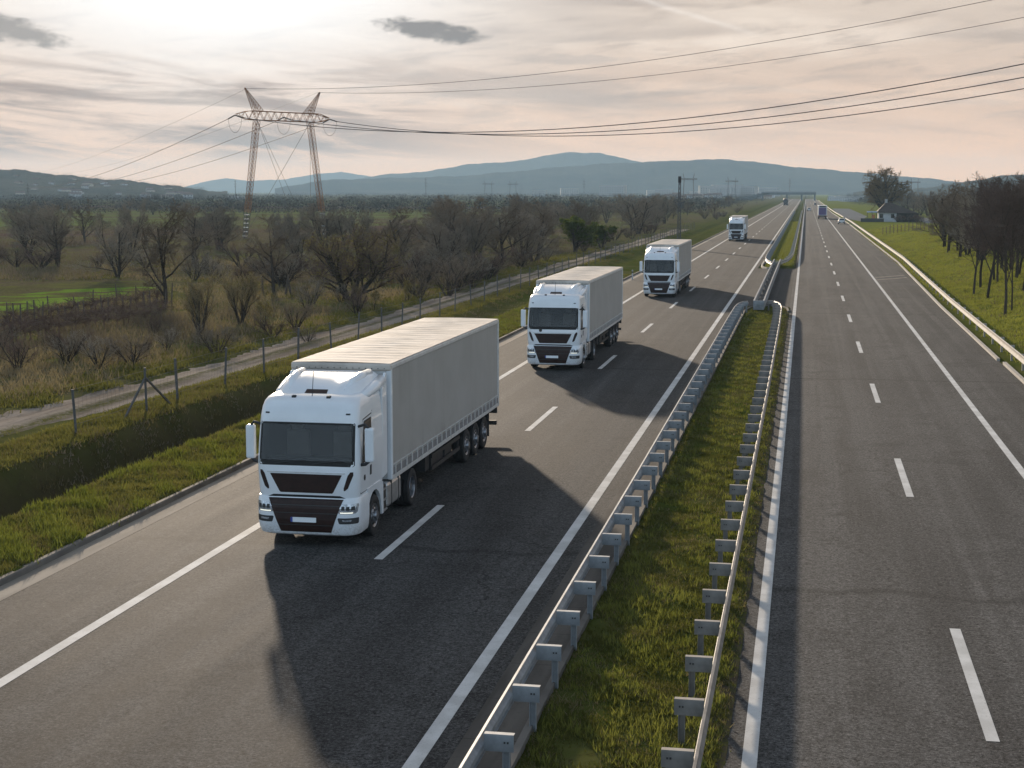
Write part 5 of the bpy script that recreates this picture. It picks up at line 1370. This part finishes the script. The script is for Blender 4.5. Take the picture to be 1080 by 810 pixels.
# far pylons
b = MB()
for s in (-1, 1): lattice(b, (s * 9.5, 0, -1), (s * 7.5, 0, 24), 1.1, 1.0, 10, 0.30); lattice(b, (s * 7.5, 0, 24.5), (s * 9.5, 0, 29), 0.9, 0.3, 3, 0.25)
lattice(b, (-14, 0, 24), (14, 0, 24), 1.2, 1.2, 14, 0.28)
portal_far = b.mesh('far_portal', 'pylon_far')
b = MB(); lattice(b, (0, 0, -1), (0, 0, 27), 3.4, 0.7, 11, 0.26)
for zz, hw in ((17, 4.0), (20.5, 5.0), (24, 3.5)): b.bar((-hw, 0, zz), (hw, 0, zz), 0.35); b.bar((-hw, 0, zz), (0, 0, zz + 1.4), 0.2); b.bar((hw, 0, zz), (0, 0, zz + 1.4), 0.2)
mast_far = b.mesh('far_mast', 'pylon_far')
for (kind, u, top, D, wide, lab) in (('p', 515, 190.5, 1500, 8.5, 'far portal pylon, left one of a neighbouring pair above the wood'), ('p', 541, 191, 1500, 7.5, 'far portal pylon, right one of a neighbouring pair above the wood'),
        ('p', 726.5, 183, 900, 12, 'portal pylon behind the dark lattice pole'), ('p', 772, 186.5, 1200, 9, 'portal pylon right of the dark lattice pole above the motorway'),
        ('p', 965, 188, 1300, 8, 'pale portal pylon right of the willow'), ('p', 1025, 187, 1000, 10, 'portal pylon rising above the thicket on the right'),
        ('m', 449, 187, 1300, 3, 'single lattice mast on the plain, left of the paired portal pylons'), ('m', 616, 189, 1400, 3, 'single lattice mast above the middle of the wood'), ('m', 833, 188, 1500, 3, 'single lattice mast behind the far overpass'),
        ('m', 248, 189, 1500, 3, 'single lattice mast just left of the big pylon'), ('m', 29, 193, 900, 4, 'lattice mast on the plain at far left'), ('m', 173, 205, 1100, 3, 'lattice mast among the fields right of the far-left one'), ('m', 118, 204, 1200, 3, 'lattice mast among the fields near the far-left one')):
    q = at_depth(u, top, D); h = max(q.z, 5.0)
    o = link('far_pylon', portal_far if kind == 'p' else mast_far); o.location = (q.x, q.y, -0.3)
    nat_h, nat_w = (29.0, 28.0) if kind == 'p' else (27.0, 10.0)
    kx = wide / CAM_F * D / (19.0 if kind == 'p' else 10.0); o.scale = (kx, kx, (h + 0.3) / nat_h); o.rotation_euler = (0, 0, 0.15)
    tag(o, lab, 'pylon')
q = at(716, 261); b = MB(); hgt = (261 - 187) / CAM_F * math.hypot(q.x, q.y)
lattice(b, (0, 0, -0.2), (0, 0, hgt - 0.8), 0.50, 0.26, 15, 0.075); pole = thing('lattice_pole', 'dark narrow lattice pole at the verge behind the third lorry', 'pole', q)
b.build('mast', 'pylon_far', pole)
b = MB(); b.box(-0.22, 0.22, -0.22, 0.22, hgt - 0.9, hgt); b.build('pole_head', 'plastic', pole, bevel=0.05)

# ------------------------------------------------------------------ far vehicles on the right carriageway
def lorry_rear(loc):
    t = thing('box_lorry', 'lorry seen from behind with purple rear doors, far on the right carriageway', 'lorry', loc)
    b = MB(); b.box(-1.27, 1.27, 0, 13.2, 1.1, 3.95); b.build('box_body', 'trim', t, bevel=0.05)
    b = MB(); b.box(-1.05, 1.05, -0.04, -0.005, 1.25, 3.3); b.build('rear_door', 'purple', t)
    b = MB(); b.box(-0.95, 0.95, -0.05, -0.008, 3.42, 3.85); b.build('header_panel', 'plastic', t)
    b = MB(); b.box(-1.2, 1.2, 0.1, 12.5, 0.7, 1.08); b.build('chassis', 'chassis', t)
    b = MB(); b.box(-1.2, 1.2, 0.0, 0.12, 0.45, 0.62); b.build('rear_bar', 'plastic', t)
    for s in (-1, 1):
        b = MB(); x0, x1 = sorted((s * 0.8, s * 1.15)); b.box(x0, x1, -0.03, 0.0, 0.85, 1.02); b.build('tail_light', 'red', t)
        for yy in (1.6, 2.9, 4.2): wheel(t, s * 1.22, yy, s, rad=0.5, w=0.34)
        wheel(t, s * 1.22, 14.4, s)
    b = MB(); b.prism([(13.4, 0.6), (13.4, 3.6), (15.0, 3.55), (15.55, 2.4), (15.6, 0.6)], 'x', -1.2, 1.2); b.build('cab', 'paint', t, bevel=0.05, fixn=True)
    return t
lorry_rear((4.75, 462, 0))
def car(loc, label, paint, heading=0.0):
    t = thing('hatchback_car', label, 'car', loc, heading)
    def sec(y, hw, zt): return [(-hw, y, 0.32), (-hw, y, zt * 0.55), (-hw * 0.97, y, zt * 0.8), (-hw * 0.85, y, zt), (hw * 0.85, y, zt), (hw * 0.97, y, zt * 0.8), (hw, y, zt * 0.55), (hw, y, 0.32)]
    def lo(secs, nm, mat):
        b = MB()
        for r_ in secs: b.v += r_
        m_ = len(secs[0])
        for i in range(len(secs) - 1):
            for j in range(m_): j2 = (j + 1) % m_; b.f.append((i * m_ + j, i * m_ + j2, (i + 1) * m_ + j2, (i + 1) * m_ + j))
        b.f.append(tuple(range(m_ - 1, -1, -1))); b.f.append(tuple((len(secs) - 1) * m_ + j for j in range(m_)))
        return b.build(nm, mat, t, fixn=True, bevel=0.02)
    lo([sec(0.0, 0.78, 0.85), sec(0.12, 0.86, 0.95), sec(1.2, 0.89, 0.96), sec(2.9, 0.89, 0.95), sec(3.7, 0.86, 0.82), sec(4.15, 0.72, 0.70)], 'body', paint)
    b = MB(); prof = [(0.10, 0.94), (0.42, 1.42), (0.9, 1.48), (2.0, 1.47), (2.45, 1.38), (3.15, 0.95)]
    b.add([(-0.80 if z < 1 else -0.62, y, z) for y, z in prof] + [(0.80 if z < 1 else 0.62, y, z) for y, z in prof], [tuple(range(6)), tuple(range(11, 5, -1))] + [(i, 6 + i, 6 + (i + 1) % 6, (i + 1) % 6) for i in range(6)])
    b.build('cabin', paint, t, fixn=True, bevel=0.03)
    b = MB(); b.add([(-0.62, 0.135, 1.0), (0.62, 0.135, 1.0), (0.52, 0.385, 1.38), (-0.52, 0.385, 1.38)], [(0, 1, 2, 3)]); b.build('rear_window', 'window', t)
    for s in (-1, 1):
        b = MB(); x = s * 0.80; b.add([(s * 0.80, 0.55, 1.0), (s * 0.80, 2.75, 1.0), (s * 0.64, 2.35, 1.36), (s * 0.64, 0.75, 1.40)], [(0, 1, 2, 3)]); b.build('side_window', 'window', t)
        b = MB(); x0, x1 = sorted((s * 0.62, s * 0.84)); b.box(x0, x1, -0.01, 0.08, 0.72, 0.92); b.build('tail_light', 'red', t)
        for yy in (0.75, 3.35): wheel(t, s * 0.88, yy, s, rad=0.31, w=0.2)
    b = MB(); b.box(-0.76, 0.76, -0.06, 0.1, 0.34, 0.56); b.build('rear_bumper', 'plastic', t, bevel=0.03)
    b = MB(); b.box(-0.26, 0.26, -0.075, -0.062, 0.42, 0.52); b.build('number_plate', 'plate', t)
car((8.75, 392, 0), 'silver hatchback seen from behind on the right shoulder beside the guardrail', 'car_silver')
car((1.2, 640, 0), 'pale tiny car ahead of the purple-doored lorry in the fast lane', 'car_silver')
car((5.0, 900, 0), 'tiny dark car farthest away on the right carriageway', 'dark_paint')

# ------------------------------------------------------------------ house under the willow
hp = at(938, 234.0); HS = thing('white_house', 'low white house with a wide dark roof under the big willow', 'house', (hp.x, hp.y, 0), -0.02)
k = hp.y / CAM_F                                    # metres per photo pixel there
b = MB(); b.box(-11 * k, 7 * k, 0, 9, -0.3, 2.5); b.build('wall', 'house_white', HS)
b = MB(); ov = 0.9
x0, x1, y0_, y1_ = -13 * k, 30 * k, -0.8, 9.8
b.add([(x0, y0_, 2.5), (x1, y0_, 2.2), (x1, y1_, 2.2), (x0, y1_, 2.5), (x0 + 2.6, 4.5, 5.3), (x1 - 7.5, 4.5, 5.1)], [(0, 1, 5, 4), (1, 2, 5), (2, 3, 4, 5), (3, 0, 4), (3, 2, 1, 0)])
rfo = b.build('roof', 'roof_dark', HS, fixn=True)
b = MB(); b.box(-1.2, -0.5, 4.0, 4.7, 4.6, 6.0); b.build('chimney', 'house_grey', rfo)
for xw in (-8.0, 3.0):
    b = MB(); b.box(xw * k - 0.45, xw * k + 0.45, -0.04, 0.02, 1.0, 2.1); w = b.build('window', 'window', HS)
b = MB(); b.box(7 * k, 29 * k, 0.6, 8, -0.3, 2.25); b.build('shed_wall', 'chassis', HS)
b = MB(); b.box(-22.5 * k, -12.5 * k, -1.5, 3.0, 2.5, 2.75); b.build('awning', 'blue_roof', HS)
for xx in (-22, -17.5, -13):
    b = MB(); b.box(xx * k - 0.07, xx * k + 0.07, -1.4, -1.25, -0.2, 2.5); b.build('awning_post', 'wood', HS)
b = MB(); b.box(-17.8 * k, -14.6 * k, -0.2, 0.0, 0.3, 1.9); b.build('orange_panel', 'orange', HS)
b = MB(); b.box(-29 * k, -6 * k, -3.0, -2.75, -0.2, 0.95); tag(b.build('timber_fence', 'plastic'), 'low dark timber fence in front of the white house', 'fence').location = (hp.x, hp.y, 0)
for i in range(9):
    q = at(947 + i * 3.0, 234.4 - (i % 2)); K['bush'][1].place((q.x, q.y, 0), 2.2, 'dark bush crowding the right end of the white house', 'shrub', 'bushes beside the white house', 0.5 * i, 1.6, rt)

# ------------------------------------------------------------------ overpass, town
ov = thing('overpass', 'dark road bridge crossing the motorway far away', 'bridge', (-8, 1350, 0))
b = MB(); b.box(-30, 16, 0, 9, 4.9, 6.9); b.build('deck', 'bridge', ov)
for xx in (-29, -8.5, 4, 15):
    b = MB(); b.box(xx - 0.7, xx + 0.7, 2, 7, -0.3, 5.1); b.build('pier', 'bridge', ov)
b = MB(); b.box(-30, 16, 0, 0.15, 6.9, 7.7); b.build('parapet', 'galv', ov)
b = MB(); b.prism([(-60, -0.3), (-40, -0.3), (-22, 6.5), (-28, 6.5)], 'y', 0, 9); b.build('embankment', 'bridge', ov, fixn=True)
def house_kind(w, d, h, roof, wall, rmat, storeys=1):
    def make(loc, rz_, s, label, group):
        t = thing('far_house', label, 'building', loc, rz_, group); t.scale = (s, s, s)
        link('wall', mw, t); link('roof', mr, t); link('window_row', mwin, t)
        return t
    b = MB(); b.box(-w / 2, w / 2, 0, d, -1, h); mw = b.mesh('far_wall', wall)
    b = MB()
    if roof > 0: b.add([(-w / 2 - .4, -.4, h), (w / 2 + .4, -.4, h), (w / 2 + .4, d + .4, h), (-w / 2 - .4, d + .4, h), (-w / 2, d / 2, h + roof), (w / 2, d / 2, h + roof)], [(0, 1, 5, 4), (1, 2, 5), (2, 3, 4, 5), (3, 0, 4)])
    else: b.box(-w / 2 - .2, w / 2 + .2, -.2, d + .2, h, h + 0.8)
    mr = b.mesh('far_roof', rmat); b = MB()
    for st in range(storeys):
        for i in range(max(3, int(w / 4))):
            n_ = max(3, int(w / 4)); xc = -w / 2 + w * (i + 0.5) / n_; b.box(xc - 0.6, xc + 0.6, -0.06, 0.02, 1.0 + 3 * st, 2.3 + 3 * st)
    mwin = b.mesh('far_windows', 'window'); return make
HK = [house_kind(12, 9, 5.5, 3, 'house_white', 'roof_red', 2), house_kind(14, 10, 4, 3, 'house_cream', 'roof_red', 1), house_kind(34, 14, 6.5, 0, 'house_white', 'house_grey', 2), house_kind(40, 14, 17, 0, 'house_grey', 'house_grey', 5)]
rh = random.Random(4)
for i in range(20):                                  # apartment blocks of the far town beyond the wood
    u = rh.choice([rh.uniform(742, 815), rh.uniform(690, 815), rh.uniform(560, 700)]); D = rh.uniform(2000, 2500); q = at_depth(u, 203, D)
    HK[3]((q.x, q.y, 0), rh.uniform(-.4, .4), rh.uniform(0.45, 0.95), 'pale apartment block of the far town behind the wood', 'far apartment blocks')
for i in range(12):
    u = rh.uniform(690, 830); D = rh.uniform(1500, 1950); q = at_depth(u, 204, D)
    HK[i % 2]((q.x, q.y, 0), rh.uniform(-.5, .5), rh.uniform(0.5, 0.8), 'small pale house of the far town at the end of the motorway', 'far town houses')
for i in range(9):
    u = (882, 889, 896, 903, 880, 893, 146, 240, 250)[i]; v_ = (207.5, 206, 208, 207, 205, 205, 204, 205, 210)[i]; D = (1300, 1500, 1200, 1600, 1800, 1700, 1900, 1900, 1500)[i]
    q = at_depth(u, 206, D); HK[2]((q.x, q.y, 0), rh.uniform(-.3, .3), 0.42, ('white warehouse far off right of the motorway' if i < 6 else 'white warehouse on the plain left of the big pylon'), 'far warehouses right' if i < 6 else 'far warehouses left')

# ------------------------------------------------------------------ hills and mountains
def ridge(name, prof, D, depth, mat, rough, seed, nsub=5):
    """terrain strip whose crest follows the profile [(u, v)...] at distance D"""
    us = np.arange(prof[0][0], prof[-1][0] + 0.1, 2.0)
    vs = np.interp(us, [p_[0] for p_ in prof], [p_[1] for p_ in prof]); r_ = np.random.default_rng(seed)
    fr = sum(a_ * np.sin(us * f_ + r_.uniform(0, 6)) for f_, a_ in ((0.11, 1), (0.23, .6), (0.51, .4), (0.93, .25))) * rough
    rows = [(-1.0, 0.0), (-0.62, 0.28), (-0.34, 0.60), (-0.12, 0.90), (0.0, 1.0), (0.4, 0.7), (1.2, -0.05)]
    V_, F_ = [], []
    for (dd, hh) in rows:
        for u_, v_, f_ in zip(us, vs, fr):
            Dr = D + dd * depth * (1.0 if dd < 0 else 1.0); top = at_depth(u_, v_, D); h_ = max(0.0, top.z + f_)
            g = at_depth(u_, 203, Dr)
            V_.append((g.x, g.y, h_ * hh * (1 + (0.06 * math.sin(u_ * 0.17 + dd * 9 + seed) if 0 < hh < 1 else 0)) - (0.5 if hh <= 0 else 0)))
    m_ = len(us)
    for i in range(len(rows) - 1):
        for j in range(m_ - 1): F_.append((i * m_ + j, i * m_ + j + 1, (i + 1) * m_ + j + 1, (i + 1) * m_ + j))
    me = fast_mesh(name, np.array(V_), np.array(F_), mat); me.polygons.foreach_set('use_smooth', np.ones(len(me.polygons), dtype=bool))
    return tag(link(name, me), kind='structure')
ridge('mountain_far', [(180, 201), (215, 192), (240, 187.5), (262, 191), (300, 189), (335, 183.5), (360, 181), (395, 187), (440, 190), (520, 195), (560, 200)], 7000, 500, 'mount', 1.0, 1)
ridge('mountain_main', [(300, 200), (350, 192), (380, 188), (415, 183), (450, 181), (470, 177.5), (492, 173), (520, 172), (545, 169.5), (562, 167), (580, 163.5), (592, 161), (603, 160), (618, 161.5), (632, 161.5), (650, 165), (672, 170), (700, 177), (760, 188), (830, 199)], 5200, 500, 'mount', 1.1, 2)
ridge('mountain_ridge', [(290, 199), (340, 190), (400, 188), (480, 186), (540, 181), (575, 177.5), (610, 174.5), (650, 172), (690, 170.5), (730, 168.5), (765, 168), (790, 170), (820, 174), (860, 178), (910, 182), (960, 186.5), (1000, 190.5), (1060, 197), (1100, 201)], 3900, 450, 'mount', 0.9, 3)
ridge('hill_left', [(-120, 176), (-60, 177.5), (0, 178.5), (30, 180), (60, 184), (95, 187.5), (140, 191), (175, 195), (205, 199), (240, 202.5)], 1900, 450, 'hill', 0.7, 4)
ridge('hill_right', [(900, 202), (945, 199.5), (985, 197), (1010, 192.5), (1040, 188), (1065, 184.5), (1100, 183), (1180, 186)], 2300, 500, 'hill', 0.8, 5)
for i in range(34):                                  # villas dotted over the left hill
    u = rh.uniform(2, 200); vt = float(np.interp(u, [0, 60, 140, 205], [180, 185, 192, 199])); f = rh.random()
    # stand on the near slope of the hill
    dd = -0.95 + 0.75 * f; D = 1900 + dd * 450; hh = float(np.interp(dd, [-1.0, -0.62, -0.34, -0.12, 0.0], [0.0, 0.28, 0.60, 0.90, 1.0])); tz = at_depth(u, vt, 1900).z
    g = at_depth(u, 203, D); HK[i % 2]((g.x, g.y, max(0, tz * hh) - 0.6), rh.uniform(-.6, .6), rh.uniform(0.4, 0.75), 'pale villa dotted on the wooded hillside at the left horizon', 'villas on the left hill')
n = 1500                                             # trees on the left hill
u = rg.uniform(-110, 215, n); dd = -rg.random(n) * 1.0
vt = np.interp(u, [-120, 0, 60, 140, 205], [176, 178.5, 184, 191, 199])
cc = []
for a_, b_, c_ in zip(u, dd, vt):
    g = at_depth(a_, 203, 1900 + b_ * 450); tz = at_depth(a_, c_, 1900).z; cc.append((g.x, g.y, max(0, tz * np.interp(b_, [-1.0, -0.62, -0.34, -0.12, 0.0], [0.0, 0.28, 0.60, 0.90, 1.0])) - 0.5))
clumps('hill_wood', np.array(cc), rg.uniform(3, 6, n), 'far_wood', 50, 'woods covering the hill at the left horizon', 'woods')

# ------------------------------------------------------------------ air
m = bpy.data.materials.new('haze_air'); m.use_nodes = True; nt = m.node_tree; nt.nodes.clear()
pv = nt.nodes.new('ShaderNodeVolumePrincipled'); pv.inputs['Color'].default_value = (0.52, 0.76, 0.97, 1); pv.inputs['Density'].default_value = 0.00013
pv.inputs['Anisotropy'].default_value = 0.15
mo_ = nt.nodes.new('ShaderNodeOutputMaterial'); nt.links.new(pv.outputs[0], mo_.inputs['Volume'])
b = MB(); b.box(-8500, 8500, -300, 7900, -5, 160); hz = b.build('haze', m); tag(hz, kind='stuff')
